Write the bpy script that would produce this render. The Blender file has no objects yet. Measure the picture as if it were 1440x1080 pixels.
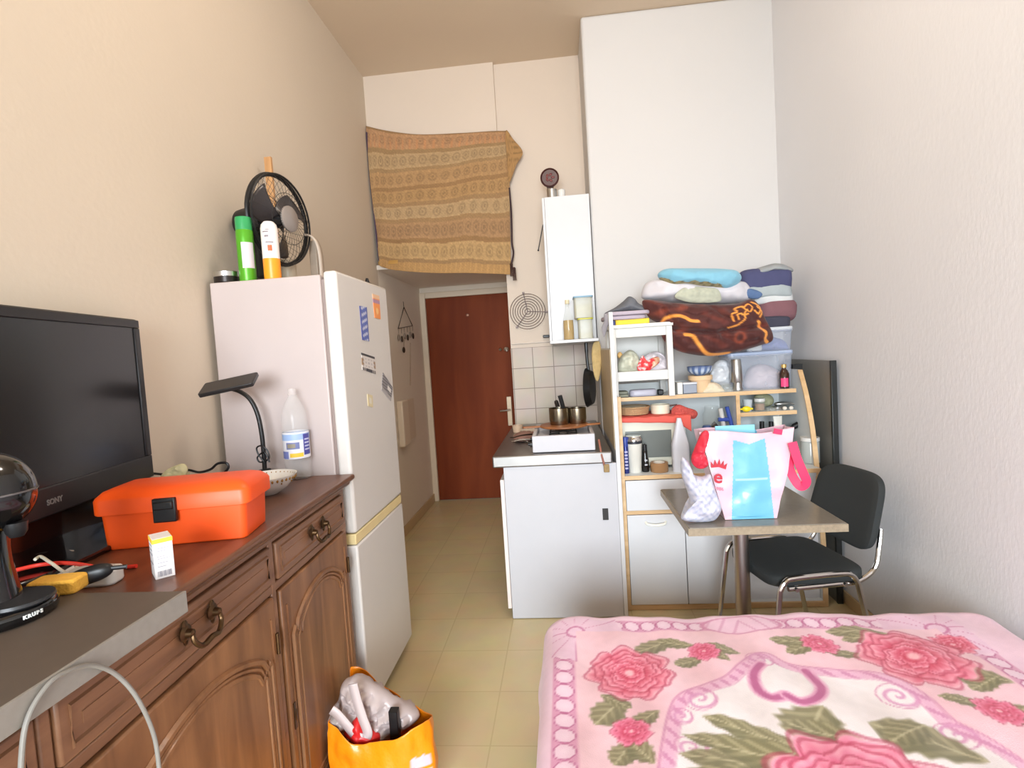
import bpy, bmesh, math, random
import numpy as np
from mathutils import Vector, Matrix, noise as mnoise
PI = math.pi
scene = bpy.context.scene
COL = scene.collection
random.seed(4)

# ------------------------------------------------------------------ camera
YAW, PITCH, ROLL, FPX, CAMH = math.radians(-5.421), math.radians(-3.146), math.radians(-3.595), 760.0, 1.5
_f = Vector((math.sin(YAW)*math.cos(PITCH), math.cos(YAW)*math.cos(PITCH), math.sin(PITCH)))
_r0 = Vector((math.cos(YAW), -math.sin(YAW), 0)); _u0 = _r0.cross(_f)
_r = _r0*math.cos(ROLL) + _u0*math.sin(ROLL)
_u = -_r0*math.sin(ROLL) + _u0*math.cos(ROLL)
EYE = Vector((0, 0, CAMH))
cd = bpy.data.cameras.new('camera'); cam = bpy.data.objects.new('camera', cd); COL.objects.link(cam)
cd.sensor_width = 36; cd.lens = 36*FPX/1440; cd.clip_start = .02
cam.matrix_world = Matrix(((_r.x, _u.x, -_f.x, 0), (_r.y, _u.y, -_f.y, 0), (_r.z, _u.z, -_f.z, CAMH), (0, 0, 0, 1)))
scene.camera = cam

def at(x, y, X=None, Y=None, Z=None):
    """the point of the place that the photograph shows at x, y, at a given distance"""
    d = (_r*(x-720) - _u*(y-540))/FPX + _f
    for k, v in enumerate((X, Y, Z)):
        if v is not None:
            return EYE + d*((v-EYE[k])/d[k])

# ------------------------------------------------------------------ materials
def lin(c):
    return tuple((v/255/12.92 if v <= 10 else ((v/255+.055)/1.055)**2.4) for v in c)
MATS = {}
def nd(nt, kind, **kw):
    n = nt.nodes.new(kind)
    for k, v in kw.items():
        if k in n.inputs: n.inputs[k].default_value = v
        else: setattr(n, k, v)
    return n
def base(name):
    m = bpy.data.materials.new(name); m.use_nodes = True
    nt = m.node_tree; b = nt.nodes['Principled BSDF']
    return m, nt, b
def plain(name, rgb, rough=.5, metal=0., var=.06, scale=12., bump=0., bscale=60., coat=0., trans=0., ior=1.45, alpha=1., spec=.5, sss=0.):
    if name in MATS: return MATS[name]
    m, nt, b = base(name)
    c = lin(rgb)
    tc = nd(nt, 'ShaderNodeTexCoord')
    nz = nd(nt, 'ShaderNodeTexNoise', Scale=scale, Detail=3.)
    nt.links.new(tc.outputs['Object'], nz.inputs['Vector'])
    mx = nd(nt, 'ShaderNodeMix', data_type='RGBA')
    mx.inputs[6].default_value = tuple(max(0, v*(1-var)) for v in c)+(1,)
    mx.inputs[7].default_value = tuple(min(1, v*(1+var)) for v in c)+(1,)
    nt.links.new(nz.outputs['Fac'], mx.inputs[0]); nt.links.new(mx.outputs[2], b.inputs['Base Color'])
    b.inputs['Roughness'].default_value = rough; b.inputs['Metallic'].default_value = metal
    b.inputs['Coat Weight'].default_value = coat; b.inputs['Transmission Weight'].default_value = trans
    b.inputs['IOR'].default_value = ior; b.inputs['Alpha'].default_value = alpha
    b.inputs['Specular IOR Level'].default_value = spec
    if bump:
        n2 = nd(nt, 'ShaderNodeTexNoise', Scale=bscale, Detail=4.)
        nt.links.new(tc.outputs['Object'], n2.inputs['Vector'])
        bp = nd(nt, 'ShaderNodeBump', Strength=bump, Distance=.01)
        nt.links.new(n2.outputs['Fac'], bp.inputs['Height']); nt.links.new(bp.outputs['Normal'], b.inputs['Normal'])
    MATS[name] = m
    return m
def wood(name, rgb1, rgb2, stretch=(1, 1, .08), scale=14., rough=.35, coat=.0):
    m, nt, b = base(name)
    tc = nd(nt, 'ShaderNodeTexCoord'); mp = nd(nt, 'ShaderNodeMapping'); mp.inputs['Scale'].default_value = stretch
    nz = nd(nt, 'ShaderNodeTexNoise', Scale=scale, Detail=6., Distortion=.6)
    cr = nd(nt, 'ShaderNodeValToRGB')
    cr.color_ramp.elements[0].color = lin(rgb1)+(1,); cr.color_ramp.elements[0].position = .3
    cr.color_ramp.elements[1].color = lin(rgb2)+(1,); cr.color_ramp.elements[1].position = .7
    nt.links.new(tc.outputs['Object'], mp.inputs['Vector']); nt.links.new(mp.outputs[0], nz.inputs['Vector'])
    nt.links.new(nz.outputs['Fac'], cr.inputs[0]); nt.links.new(cr.outputs[0], b.inputs['Base Color'])
    b.inputs['Roughness'].default_value = rough; b.inputs['Coat Weight'].default_value = coat
    bp = nd(nt, 'ShaderNodeBump', Strength=.12, Distance=.004)
    nt.links.new(nz.outputs['Fac'], bp.inputs['Height']); nt.links.new(bp.outputs['Normal'], b.inputs['Normal'])
    MATS[name] = m
    return m
def painted(name, rough=.8, bump=.0, bscale=200., sheen=0., coat=0.):
    m, nt, b = base(name)
    a = nd(nt, 'ShaderNodeAttribute', attribute_name='Col')
    nt.links.new(a.outputs['Color'], b.inputs['Base Color'])
    b.inputs['Roughness'].default_value = rough; b.inputs['Sheen Weight'].default_value = sheen
    b.inputs['Coat Weight'].default_value = coat
    if bump:
        tc = nd(nt, 'ShaderNodeTexCoord'); n2 = nd(nt, 'ShaderNodeTexNoise', Scale=bscale, Detail=3.)
        nt.links.new(tc.outputs['Object'], n2.inputs['Vector'])
        bp = nd(nt, 'ShaderNodeBump', Strength=bump, Distance=.008)
        nt.links.new(n2.outputs['Fac'], bp.inputs['Height']); nt.links.new(bp.outputs['Normal'], b.inputs['Normal'])
    MATS[name] = m
    return m
def film(name, rgb, clear=.6, rough=.25):
    """thin see-through plastic: light passes straight, with a tinted sheen"""
    m, nt, b = base(name)
    b.inputs['Base Color'].default_value = lin(rgb)+(1,); b.inputs['Roughness'].default_value = rough
    t = nd(nt, 'ShaderNodeBsdfTransparent'); mx = nd(nt, 'ShaderNodeMixShader')
    tc = nd(nt, 'ShaderNodeTexCoord'); nz = nd(nt, 'ShaderNodeTexNoise', Scale=25.)
    nt.links.new(tc.outputs['Object'], nz.inputs['Vector'])
    mr = nd(nt, 'ShaderNodeMapRange'); mr.inputs[3].default_value = max(0, 1-clear-.04); mr.inputs[4].default_value = 1-clear+.04
    nt.links.new(nz.outputs['Fac'], mr.inputs[0])
    out = nt.nodes['Material Output']
    nt.links.new(mr.outputs[0], mx.inputs[0]); nt.links.new(t.outputs[0], mx.inputs[1]); nt.links.new(b.outputs[0], mx.inputs[2])
    nt.links.new(mx.outputs[0], out.inputs['Surface'])
    MATS[name] = m
    return m
def tiled(name, rgb, grout, sx, sy, gap, rough=.3, var=.06, plane='XY', off=(0, 0), bump=.2):
    m, nt, b = base(name)
    tc = nd(nt, 'ShaderNodeTexCoord'); sp = nd(nt, 'ShaderNodeSeparateXYZ'); cb = nd(nt, 'ShaderNodeCombineXYZ')
    nt.links.new(tc.outputs['Object'], sp.inputs[0])
    for k, ax in enumerate(plane):
        ad = nd(nt, 'ShaderNodeMath', operation='ADD'); ad.inputs[1].default_value = off[k]
        nt.links.new(sp.outputs[ax], ad.inputs[0]); nt.links.new(ad.outputs[0], cb.inputs[k])
    br = nd(nt, 'ShaderNodeTexBrick', offset=0., squash=1.)
    c = lin(rgb)
    br.inputs['Color1'].default_value = tuple(v*(1-var) for v in c)+(1,)
    br.inputs['Color2'].default_value = tuple(min(1, v*(1+var)) for v in c)+(1,)
    br.inputs['Mortar'].default_value = lin(grout)+(1,)
    br.inputs['Scale'].default_value = 1.; br.inputs['Mortar Size'].default_value = gap
    br.inputs['Brick Width'].default_value = sx; br.inputs['Row Height'].default_value = sy
    nt.links.new(cb.outputs[0], br.inputs['Vector'])
    nz = nd(nt, 'ShaderNodeTexNoise', Scale=6., Detail=5.)
    nt.links.new(tc.outputs['Object'], nz.inputs['Vector'])
    mx = nd(nt, 'ShaderNodeMix', data_type='RGBA', blend_type='MULTIPLY'); mx.inputs[0].default_value = .25
    nt.links.new(br.outputs['Color'], mx.inputs[6]); nt.links.new(nz.outputs['Color'], mx.inputs[7])
    nt.links.new(mx.outputs[2], b.inputs['Base Color'])
    b.inputs['Roughness'].default_value = rough
    bp = nd(nt, 'ShaderNodeBump', Strength=bump, Distance=.004, invert=True)
    nt.links.new(br.outputs['Fac'], bp.inputs['Height']); nt.links.new(bp.outputs['Normal'], b.inputs['Normal'])
    MATS[name] = m
    return m

# ------------------------------------------------------------------ mesh builder
class MB:
    def __init__(s): s.v = []; s.f = []
    def add(s, v, f, M=None):
        n = len(s.v)
        s.v += [tuple(M @ Vector(p)) for p in v] if M else [tuple(p) for p in v]
        s.f += [tuple(i+n for i in q) for q in f]; return s
    def box(s, x0, x1, y0, y1, z0, z1, M=None):
        v = [(x, y, z) for z in (z0, z1) for y in (y0, y1) for x in (x0, x1)]
        return s.add(v, [(0, 2, 3, 1), (4, 5, 7, 6), (0, 1, 5, 4), (2, 6, 7, 3), (0, 4, 6, 2), (1, 3, 7, 5)], M)
    def lathe(s, prof, n=32, M=None, capb=True, capt=True):
        v = []; f = []
        for r, z in prof:
            v += [(r*math.cos(2*PI*k/n), r*math.sin(2*PI*k/n), z) for k in range(n)]
        for i in range(len(prof)-1):
            for k in range(n):
                a, b = i*n+k, i*n+(k+1) % n
                f.append((a, b, b+n, a+n))
        if capb: f.append(tuple(range(n-1, -1, -1)))
        if capt: f.append(tuple((len(prof)-1)*n+k for k in range(n)))
        return s.add(v, f, M)
    def tube(s, pts, r, n=8, closed=False, M=None):
        P = [Vector(p) for p in pts]; m = len(P); v = []; f = []
        T = []
        for i in range(m):
            a = P[(i-1) % m] if (closed or i) else P[i]; b = P[(i+1) % m] if (closed or i < m-1) else P[i]
            t = (b-a); T.append(t.normalized() if t.length else Vector((0, 0, 1)))
        up = Vector((0, 0, 1)) if abs(T[0].z) < .9 else Vector((1, 0, 0))
        N = (up - T[0]*up.dot(T[0])).normalized()
        for i in range(m):
            N = (N - T[i]*N.dot(T[i]))
            N = N.normalized() if N.length > 1e-6 else Vector((1, 0, 0))
            B = T[i].cross(N); rr = r[i] if isinstance(r, (list, tuple)) else r
            v += [P[i] + (N*math.cos(2*PI*k/n) + B*math.sin(2*PI*k/n))*rr for k in range(n)]
        for i in range(m if closed else m-1):
            for k in range(n):
                a, b = i*n+k, i*n+(k+1) % n; c, d = ((i+1) % m)*n+(k+1) % n, ((i+1) % m)*n+k
                f.append((a, b, c, d))
        if not closed:
            f.append(tuple(range(n-1, -1, -1))); f.append(tuple((m-1)*n+k for k in range(n)))
        return s.add(v, f, M)
    def prism(s, poly, z0, z1, M=None):
        n = len(poly)
        v = [(x, y, z0) for x, y in poly] + [(x, y, z1) for x, y in poly]
        f = [tuple(range(n-1, -1, -1)), tuple(range(n, 2*n))] + [(k, (k+1) % n, n+(k+1) % n, n+k) for k in range(n)]
        return s.add(v, f, M)
    def ell(s, c, R, nu=24, nv=14, e=1., fn=None, M=None):
        """superellipsoid; e<1 gets boxier; fn displaces"""
        v = []; f = []
        g = lambda t: math.copysign(abs(t)**e, t)
        for j in range(nv+1):
            ph = -PI/2 + PI*j/nv
            for i in range(nu):
                th = 2*PI*i/nu
                p = Vector((c[0]+R[0]*g(math.cos(ph))*g(math.cos(th)), c[1]+R[1]*g(math.cos(ph))*g(math.sin(th)), c[2]+R[2]*g(math.sin(ph))))
                v.append(fn(p) if fn else p)
        for j in range(nv):
            for i in range(nu):
                a, b = j*nu+i, j*nu+(i+1) % nu
                f.append((a, b, b+nu, a+nu))
        return s.add(v, f, M)
    def grid(s, fn, nu, nv, M=None, cu=False):
        v = [fn(i/(nu if cu else nu-1), j/(nv-1)) for j in range(nv) for i in range(nu)]; f = []
        for j in range(nv-1):
            for i in range(nu if cu else nu-1):
                a, b = j*nu+i, j*nu+(i+1) % nu
                f.append((a, b, b+nu, a+nu))
        return s.add(v, f, M)

WM = {}
def wm(o): return WM.get(o.name, Matrix.Identity(4))
def tag(o, label, cat, group=None, kind=None):
    o['label'] = label; o['category'] = cat
    if group: o['group'] = group
    if kind: o['kind'] = kind
    return o
def thing(name, label, cat, loc=(0, 0, 0), rotz=0., group=None):
    o = bpy.data.objects.new(name, None); o.empty_display_size = .05; COL.objects.link(o)
    o.location = loc; o.rotation_euler = (0, 0, rotz)
    WM[o.name] = Matrix.Translation(loc) @ Matrix.Rotation(rotz, 4, 'Z')
    return tag(o, label, cat, group)
def obj(name, mb, m, parent=None, world=False, bevel=0., seg=2, smooth=True, ang=35., sub=0, solid=0., soff=0., label=None):
    """one mesh object; with world=True the shapes were given in room coordinates"""
    me = bpy.data.meshes.new(name)
    v = mb.v
    if parent is not None and world:
        inv = wm(parent).inverted(); v = [tuple(inv @ Vector(p)) for p in v]
    org = Vector((0, 0, 0))
    if parent is None:                      # a lone mesh gets its origin at its own base
        a = np.array(v); org = Vector(((a[:, 0].min()+a[:, 0].max())/2, (a[:, 1].min()+a[:, 1].max())/2, a[:, 2].min()))
        v = [(p[0]-org.x, p[1]-org.y, p[2]-org.z) for p in v]
    me.from_pydata(v, [], mb.f); me.update()
    bm = bmesh.new(); bm.from_mesh(me); bmesh.ops.recalc_face_normals(bm, faces=bm.faces); bm.to_mesh(me); bm.free()
    if smooth:
        me.shade_smooth(); me.set_sharp_from_angle(angle=math.radians(ang))
    me.materials.append(m)
    o = bpy.data.objects.new(name, me); COL.objects.link(o)
    if parent is not None: o.parent = parent; WM[o.name] = wm(parent)
    else: o.location = org; WM[o.name] = Matrix.Translation(org)
    if solid:
        k = o.modifiers.new('solid', 'SOLIDIFY'); k.thickness = solid; k.offset = soff
    if bevel:
        k = o.modifiers.new('bevel', 'BEVEL'); k.width = bevel; k.segments = seg; k.limit_method = 'ANGLE'; k.angle_limit = math.radians(40)
        k.harden_normals = False
    if sub:
        k = o.modifiers.new('sub', 'SUBSURF'); k.levels = sub; k.render_levels = sub
    if label: o['label'] = label
    return o
def struct(name, mb, m, parent=None, **kw):
    o = obj(name, mb, m, parent, **kw); o['kind'] = 'structure'; return o
def paint(o, fn):
    """colours of a patterned fabric or print, by the place on the thing: fn takes room coordinates (n x 3) and returns sRGB 0-255"""
    me = o.data; n = len(me.vertices); a = np.empty(n*3); me.vertices.foreach_get('co', a)
    M = np.array(wm(o)); a = a.reshape(-1, 3) @ M[:3, :3].T + M[:3, 3]
    c = np.clip(fn(a)/255., 0, 1); c = np.where(c <= .04045, c/12.92, ((c+.055)/1.055)**2.4)
    at_ = me.color_attributes.new('Col', 'FLOAT_COLOR', 'POINT')
    at_.data.foreach_set('color', np.concatenate([c, np.ones((n, 1))], 1).astype(np.float32).ravel())
def nz(p, s=1., seed=0.): return mnoise.noise(Vector((p[0]*s+seed, p[1]*s-seed*.7, p[2]*s+seed*.3)))
def smooth_line(pts, n=8, closed=False):
    """Catmull-Rom through the points"""
    P = [Vector(p) for p in pts]; m = len(P); out = []
    for i in range(m if closed else m-1):
        g = lambda k: P[k % m] if closed else P[min(max(k, 0), m-1)]
        p0, p1, p2, p3 = g(i-1), g(i), g(i+1), g(i+2)
        for k in range(n):
            t = k/n
            out.append(.5*((2*p1)+(p2-p0)*t+(2*p0-5*p1+4*p2-p3)*t*t+(3*p1-p0-3*p2+p3)*t**3))
    if not closed: out.append(P[-1])
    return out
def soft(outline, Y, T, amp=.006, fs=18., seed=0., rings=26, n=8, power=.5, crease=()):
    """a soft bundle: an outline in the x-z plane at distance Y, stuffed to half-thickness T"""
    L = smooth_line([(p.x, 0, p.z) for p in [at(x, y, Y=Y) for x, y in outline]], n, True)
    c = sum(L, Vector())/len(L); m = len(L); mb = MB(); v = []; f = []
    CR = [([at(x, y, Y=Y) for x, y in pts], cw, cd_) for pts, cw, cd_ in crease]
    for side in (-1, 1):
        b0 = len(v)
        for k in range(rings+1):
            t = math.sin(PI/2*k/rings)
            for p in L:
                q = c + (p-c)*t
                y = Y + side*T*(max(0, 1-t*t))**power
                d = amp*(nz((q.x, side*.3, q.z), fs, seed) + .5*nz((q.x, side*.3, q.z), fs*2.3, seed+5))
                y += side*d*min(1, (1-t)*6) if t < 1 else 0
                for (cl, cw, cd_) in CR:
                    dd = min(seg_d(q, cl[j], cl[j+1]) for j in range(len(cl)-1)); y -= side*cd_*math.exp(-(dd/cw)**2)*min(1, (1-t)*5)
                v.append((q.x, y, q.z))
        for k in range(rings):
            for i in range(m):
                a, b = b0+k*m+i, b0+k*m+(i+1) % m
                f.append((a, b, b+m, a+m))
    mb.add(v, f); return mb
def seg_d(q, a, b):
    wx, wz = b.x-a.x, b.z-a.z; t = min(1, max(0, ((q.x-a.x)*wx+(q.z-a.z)*wz)/(wx*wx+wz*wz+1e-12)))
    return math.hypot(q.x-a.x-t*wx, q.z-a.z-t*wz)
def slab(x0, x1, y0, y1, z0, z1, layers=3, amp=.006, seed=0., e=.45, fs=9.):
    """folded cloth: rounded layers lying on each other"""
    mb = MB(); h = (z1-z0)/layers
    for k in range(layers):
        r = random.Random(seed*7+k); dx = .012*r.uniform(-1, 1); dy = .01*r.uniform(-1, 1)
        zc = z0+h*(k+.5)
        fn = lambda p: Vector((p[0]+amp*nz(p, fs, seed+k), p[1]+amp*nz(p, fs, seed+k+3), p[2]+amp*.9*nz((p[0], p[1], 0), fs*.7, seed)))
        mb.ell(((x0+x1)/2+dx, (y0+y1)/2+dy, zc), ((x1-x0)/2, (y1-y0)/2, h*.56), 56, 16, e, fn)
    return mb
def text_mb(s, size, depth=.001, M=None, bold=0.):
    cu = bpy.data.curves.new('t', 'FONT'); cu.body = s; cu.size = size; cu.extrude = depth; cu.align_x = 'CENTER'; cu.align_y = 'CENTER'
    cu.offset = bold; cu.resolution_u = 3
    o = bpy.data.objects.new('t', cu); COL.objects.link(o); bpy.context.view_layer.update()
    me = bpy.data.meshes.new_from_object(o.evaluated_get(bpy.context.evaluated_depsgraph_get()))
    mb = MB(); mb.add([tuple(v.co) for v in me.vertices], [tuple(p.vertices) for p in me.polygons], M)
    bpy.data.objects.remove(o); bpy.data.curves.remove(cu); bpy.data.meshes.remove(me)
    return mb
def frame(o, x, y, z):
    """matrix with these axes and origin"""
    x, y, z = Vector(x).normalized(), Vector(y).normalized(), Vector(z).normalized()
    return Matrix(((x.x, y.x, z.x, o[0]), (x.y, y.y, z.y, o[1]), (x.z, y.z, z.z, o[2]), (0, 0, 0, 1)))
def T(x, y, z): return Matrix.Translation((x, y, z))
def RX(a): return Matrix.Rotation(a, 4, 'X')
def RY(a): return Matrix.Rotation(a, 4, 'Y')
def RZ(a): return Matrix.Rotation(a, 4, 'Z')
def rrect(w, h, r, n=5):
    out = []
    for cx, cy, a0 in ((w/2-r, h/2-r, 0), (-w/2+r, h/2-r, 90), (-w/2+r, -h/2+r, 180), (w/2-r, -h/2+r, 270)):
        out += [(cx+r*math.cos(math.radians(a0+90*k/n)), cy+r*math.sin(math.radians(a0+90*k/n))) for k in range(n+1)]
    return out

white_lam = plain('white laminate', (208, 208, 210), .35, var=.02)
white_pl = plain('white plastic', (216, 214, 210), .35, var=.02)
black_pl = plain('black plastic', (22, 21, 22), .4, var=.1)
black_gl = plain('black gloss', (14, 13, 14), .12, var=.05, coat=.4)
steel = plain('brushed steel', (190, 190, 188), .28, 1., var=.08, scale=30)
chrome = plain('chrome', (215, 212, 208), .12, 1., var=.03)
beech = wood('beech edging', (196, 158, 112), (220, 186, 142), (.15, 1, 1), 20., .45)
paper_w = plain('white paper', (220, 218, 212), .8, var=.02)
glass_m = film('clear glass', (225, 232, 228), .82, .05)
# ------------------------------------------------------------------ the room
XL, XR, YB, YD, ZC, YR = -1.43, 1.5, 4.27, 5.55, 3.75, -3.4
XH, CX, CY, ZH = -.40, .256, 3.83, 2.24        # hall's right side, chimney breast's left edge and front, hall ceiling
def wallmat(name, rgb, bump, bs, stretch=(1, 1, 1)):
    m, nt, b = base(name)
    tc = nd(nt, 'ShaderNodeTexCoord'); mp = nd(nt, 'ShaderNodeMapping'); mp.inputs['Scale'].default_value = stretch
    nt.links.new(tc.outputs['Object'], mp.inputs['Vector'])
    n1 = nd(nt, 'ShaderNodeTexNoise', Scale=bs, Detail=5.); n2 = nd(nt, 'ShaderNodeTexNoise', Scale=1.3, Detail=2.)
    nt.links.new(mp.outputs[0], n1.inputs['Vector']); nt.links.new(tc.outputs['Object'], n2.inputs['Vector'])
    c = lin(rgb); mx = nd(nt, 'ShaderNodeMix', data_type='RGBA')
    mx.inputs[6].default_value = tuple(v*.96 for v in c)+(1,); mx.inputs[7].default_value = tuple(min(1, v*1.03) for v in c)+(1,)
    nt.links.new(n2.outputs['Fac'], mx.inputs[0]); nt.links.new(mx.outputs[2], b.inputs['Base Color'])
    b.inputs['Roughness'].default_value = .75
    bp = nd(nt, 'ShaderNodeBump', Strength=bump, Distance=.006)
    nt.links.new(n1.outputs['Fac'], bp.inputs['Height']); nt.links.new(bp.outputs['Normal'], b.inputs['Normal'])
    return m
cream = wallmat('cream wall paint', (208, 193, 174), .14, 45.)
pinkish = wallmat('pale back wall paint', (214, 198, 182), .1, 30.)
white_w = wallmat('white wall paint', (207, 204, 202), .08, 30.)
crepi = wallmat('white roughcast', (226, 226, 229), .16, 70., (1, 1, .5))
ceil_m = wallmat('ceiling paint', (216, 196, 172), .05, 20.)
hall_m = wallmat('hall wall paint', (238, 226, 210), .15, 45.)
floor_m = tiled('beige vinyl floor', (218, 200, 156), (204, 184, 140), .335, .335, .003, .38, .03, 'XY', (.06, .1), .1)
_pz = at(720, 490, Y=4.31).z
tile_m = tiled('cream wall tiles', (200, 184, 168), (140, 122, 110), .163, .163, .003, .5, .06, 'XZ', (-(at(750.3, 520, Y=4.31).x-(XH+CX)/2)+1.63, -(_pz-.6)+1.63), .2)
struct('floor', MB().box(XL-.1, XR+.1, YR-.1, YD+.1, -.08, 0), floor_m, smooth=False)
struct('ceiling', MB().box(XL-.1, XR+.1, YR-.1, YB+.3, ZC, ZC+.1), ceil_m, smooth=False)
struct('wall_left', MB().box(XL-.1, XL, YR-.1, YB, 0, ZC), cream, smooth=False)
struct('wall_hall_left', MB().box(XL-.1, XL, YB, YD+.1, 0, ZC), hall_m, smooth=False)
struct('wall_right', MB().box(XR, XR+.1, YR-.1, CY, 0, ZC), crepi, smooth=False)
mb = MB().box(CX, XR+.1, CY, YB+.3, 0, ZC)
struct('wall_chimney', mb, white_w, bevel=.018, seg=3)
# kitchen stretch of the back wall, set a little further back than the part above the hall
YK = 4.31
struct('wall_back', MB().box(XH, CX, YK, YK+.2, 0, ZC), pinkish, smooth=False)
LZ0, LZ1 = 2.275, 3.16                                # mouth of the storage loft behind the hanging cloth
mb = MB().box(XL, XH, YB, YB+.1, LZ1, ZC)
mb.box(XH-.02, XH, YB, YB+.1, LZ0, LZ1)
struct('wall_loft', mb, pinkish, smooth=False)
struct('trim_loft', MB().box(XL, XH, YB-.015, YD, ZH, LZ0), plain('white paint', (238, 228, 216), .5, var=.02), smooth=False)
mb = MB().box(XL, XH, YD-.35, YD, LZ0, LZ1).box(XL, XH, YB+.1, YD, LZ1, LZ1+.05)
struct('wall_loft_inside', mb, hall_m, smooth=False)
mb = MB().box(XH, XH+.1, YK+.2, YD+.1, 0, ZH)
struct('wall_hall_right', mb, hall_m, smooth=False)
# end wall with the doorway
DX0, DX1, DZ = -1.375, -.47, 2.13
mb = MB().box(XL, DX0-.06, YD, YD+.1, 0, ZH).box(DX1+.06, XH, YD, YD+.1, 0, ZH).box(DX0-.06, DX1+.06, YD, YD+.1, DZ+.06, ZH)
struct('wall_hall_end', mb, hall_m, smooth=False)
mb = MB()
mb.box(DX0-.06, DX0, YD-.02, YD+.1, 0, DZ+.06).box(DX1, DX1+.06, YD-.02, YD+.1, 0, DZ+.06).box(DX0, DX1, YD-.02, YD+.1, DZ, DZ+.06)
frame_m = plain('door frame paint', (226, 208, 184), .45, var=.03)
struct('trim_door', mb, frame_m, bevel=.006)
door_m = wood('red brown door', (112, 46, 18), (134, 62, 28), (1, 1, .15), 6., .62)
door_m.node_tree.nodes['Principled BSDF'].inputs['Specular IOR Level'].default_value = .2
door = bpy.data.objects.new('door_1', None); COL.objects.link(door); door.location = (DX0, YD, 0); door['kind'] = 'structure'
WM['door_1'] = Matrix.Translation((DX0, YD, 0))
struct('door_slab', MB().box(DX0, DX1, YD+.01, YD+.05, .006, DZ), door_m, door, world=True, bevel=.003)
p = at(657, 443, Y=YD)
struct('peephole', MB().lathe([(.016, -.006), (.016, 0), (.01, .003)], 20, T(p.x, YD+.006, p.z) @ RX(PI/2)), plain('door number metal', (150, 110, 90), .4, .6), door, world=True)
p = at(712, 491, Y=YD)
mb = MB().lathe([(.028, 0), (.028, .01), (.02, .02), (.022, .035), (.0, .04)], 20, T(p.x, YD+.01, p.z) @ RX(PI/2), capt=False)
mb.lathe([(.02, 0), (.02, .012), (.012, .025), (.014, .04), (.0, .045)], 20, T(p.x-.06, YD+.01, p.z) @ RX(PI/2), capt=False)
struct('door_bolt', mb, chrome, door, world=True)
p = at(717, 573, Y=YD)
h = .19
struct('lock_plate', MB().box(p.x-.03, p.x+.02, YD, YD+.012, p.z-h, p.z+h*.6), plain('lock plate', (200, 178, 150), .4, .3), door, world=True, bevel=.004)
mb = MB().tube([(p.x+.0, YD+.01, p.z-.02), (p.x+.0, YD-.05, p.z-.02), (p.x+.01, YD-.06, p.z-.02), (p.x-.1, YD-.06, p.z-.025)], .011, 10)
struct('door_handle', mb, chrome, door, world=True)
# skirting
bb = plain('skirting', (206, 180, 140), .5, var=.04)
struct('baseboard_left', MB().box(XL, XL+.014, YR, YD-.02, 0, .085), bb, bevel=.004)
struct('baseboard_right', MB().box(XR-.012, XR, YR, CY, 0, .07), bb, bevel=.004)
# tiles behind the sink
pz = at(720, 490, Y=YK).z
struct('trim_tiles', MB().box(XH, CX, YK-.012, YK, .6, pz), tile_m, smooth=False)
# rear wall (behind the photographer) with the window that lights the room
WX0, WX1, WZ0, WZ1 = -1.3, 1.0, .55, 2.85
mb = MB().box(XL-.1, WX0, YR-.1, YR, 0, ZC).box(WX1, XR+.1, YR-.1, YR, 0, ZC).box(WX0, WX1, YR-.1, YR, 0, WZ0).box(WX0, WX1, YR-.1, YR, WZ1, ZC)
struct('wall_rear', mb, white_w, smooth=False)
mb = MB()
for x in (WX0, (WX0+WX1)/2-.03, WX1-.06): mb.box(x, x+.06, YR-.08, YR-.03, WZ0, WZ1)
for z in (WZ0, WZ1-.06): mb.box(WX0, WX1, YR-.08, YR-.03, z, z+.06)
win = struct('window_1', mb, white_pl)
o = struct('window_pane', MB().box(WX0+.06, WX1-.06, YR-.058, YR-.052, WZ0+.06, WZ1-.06), film('window glass', (240, 245, 245), .95, .02), win, world=True)

# ------------------------------------------------------------------ light
w = bpy.data.worlds.new('world'); scene.world = w; w.use_nodes = True
bg = w.node_tree.nodes['Background']; bg.inputs[0].default_value = (.78, .88, 1, 1); bg.inputs[1].default_value = 0.6
def area(name, loc, rot, sx, sy, e, col, spread=180):
    l = bpy.data.lights.new(name, 'AREA'); l.shape = 'RECTANGLE'; l.size = sx; l.size_y = sy; l.energy = e; l.color = col; l.spread = math.radians(spread)
    o = bpy.data.objects.new(name, l); COL.objects.link(o); o.location = loc; o.rotation_euler = rot; return o
area('daylight', ((WX0+WX1)/2, YR-.15, (WZ0+WZ1)/2), (math.radians(67), 0, 0), WX1-WX0-.1, WZ1-WZ0-.1, 320, (.84, .93, 1.), 125)
vs = scene.view_settings
scene.display_settings.display_device = 'sRGB'
vs.view_transform = 'Standard'; vs.look = 'None'; vs.gamma = 1; vs.use_curve_mapping = False; vs.exposure = -0.14

# globe lamp added out of view on the ceiling as ambient fill
LX, LY, LR = .05, 1.75, .19
LMP = thing('fill_lamp', 'unseen fill lamp added as a round milky glass globe on the ceiling in the middle of the room', 'lamp', (LX, LY, ZC-.06-2*LR))
obj('fill_lamp_rose', MB().lathe([(.07, ZC-.05), (.075, ZC-.02), (.075, ZC)], 28, T(LX, LY, 0)), white_pl, LMP, world=True)
obj('globe', MB().ell((LX, LY, ZC-.05-LR), (LR, LR, LR), 36, 20), film('opal globe', (255, 252, 246), .97, .2), LMP, world=True)
l = bpy.data.lights.new('fill_light', 'POINT'); l.energy = 46; l.color = (1., .92, .84); l.shadow_soft_size = LR*.9
o = bpy.data.objects.new('fill_light', l); COL.objects.link(o); o.location = (LX, LY, ZC-.05-LR)
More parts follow.
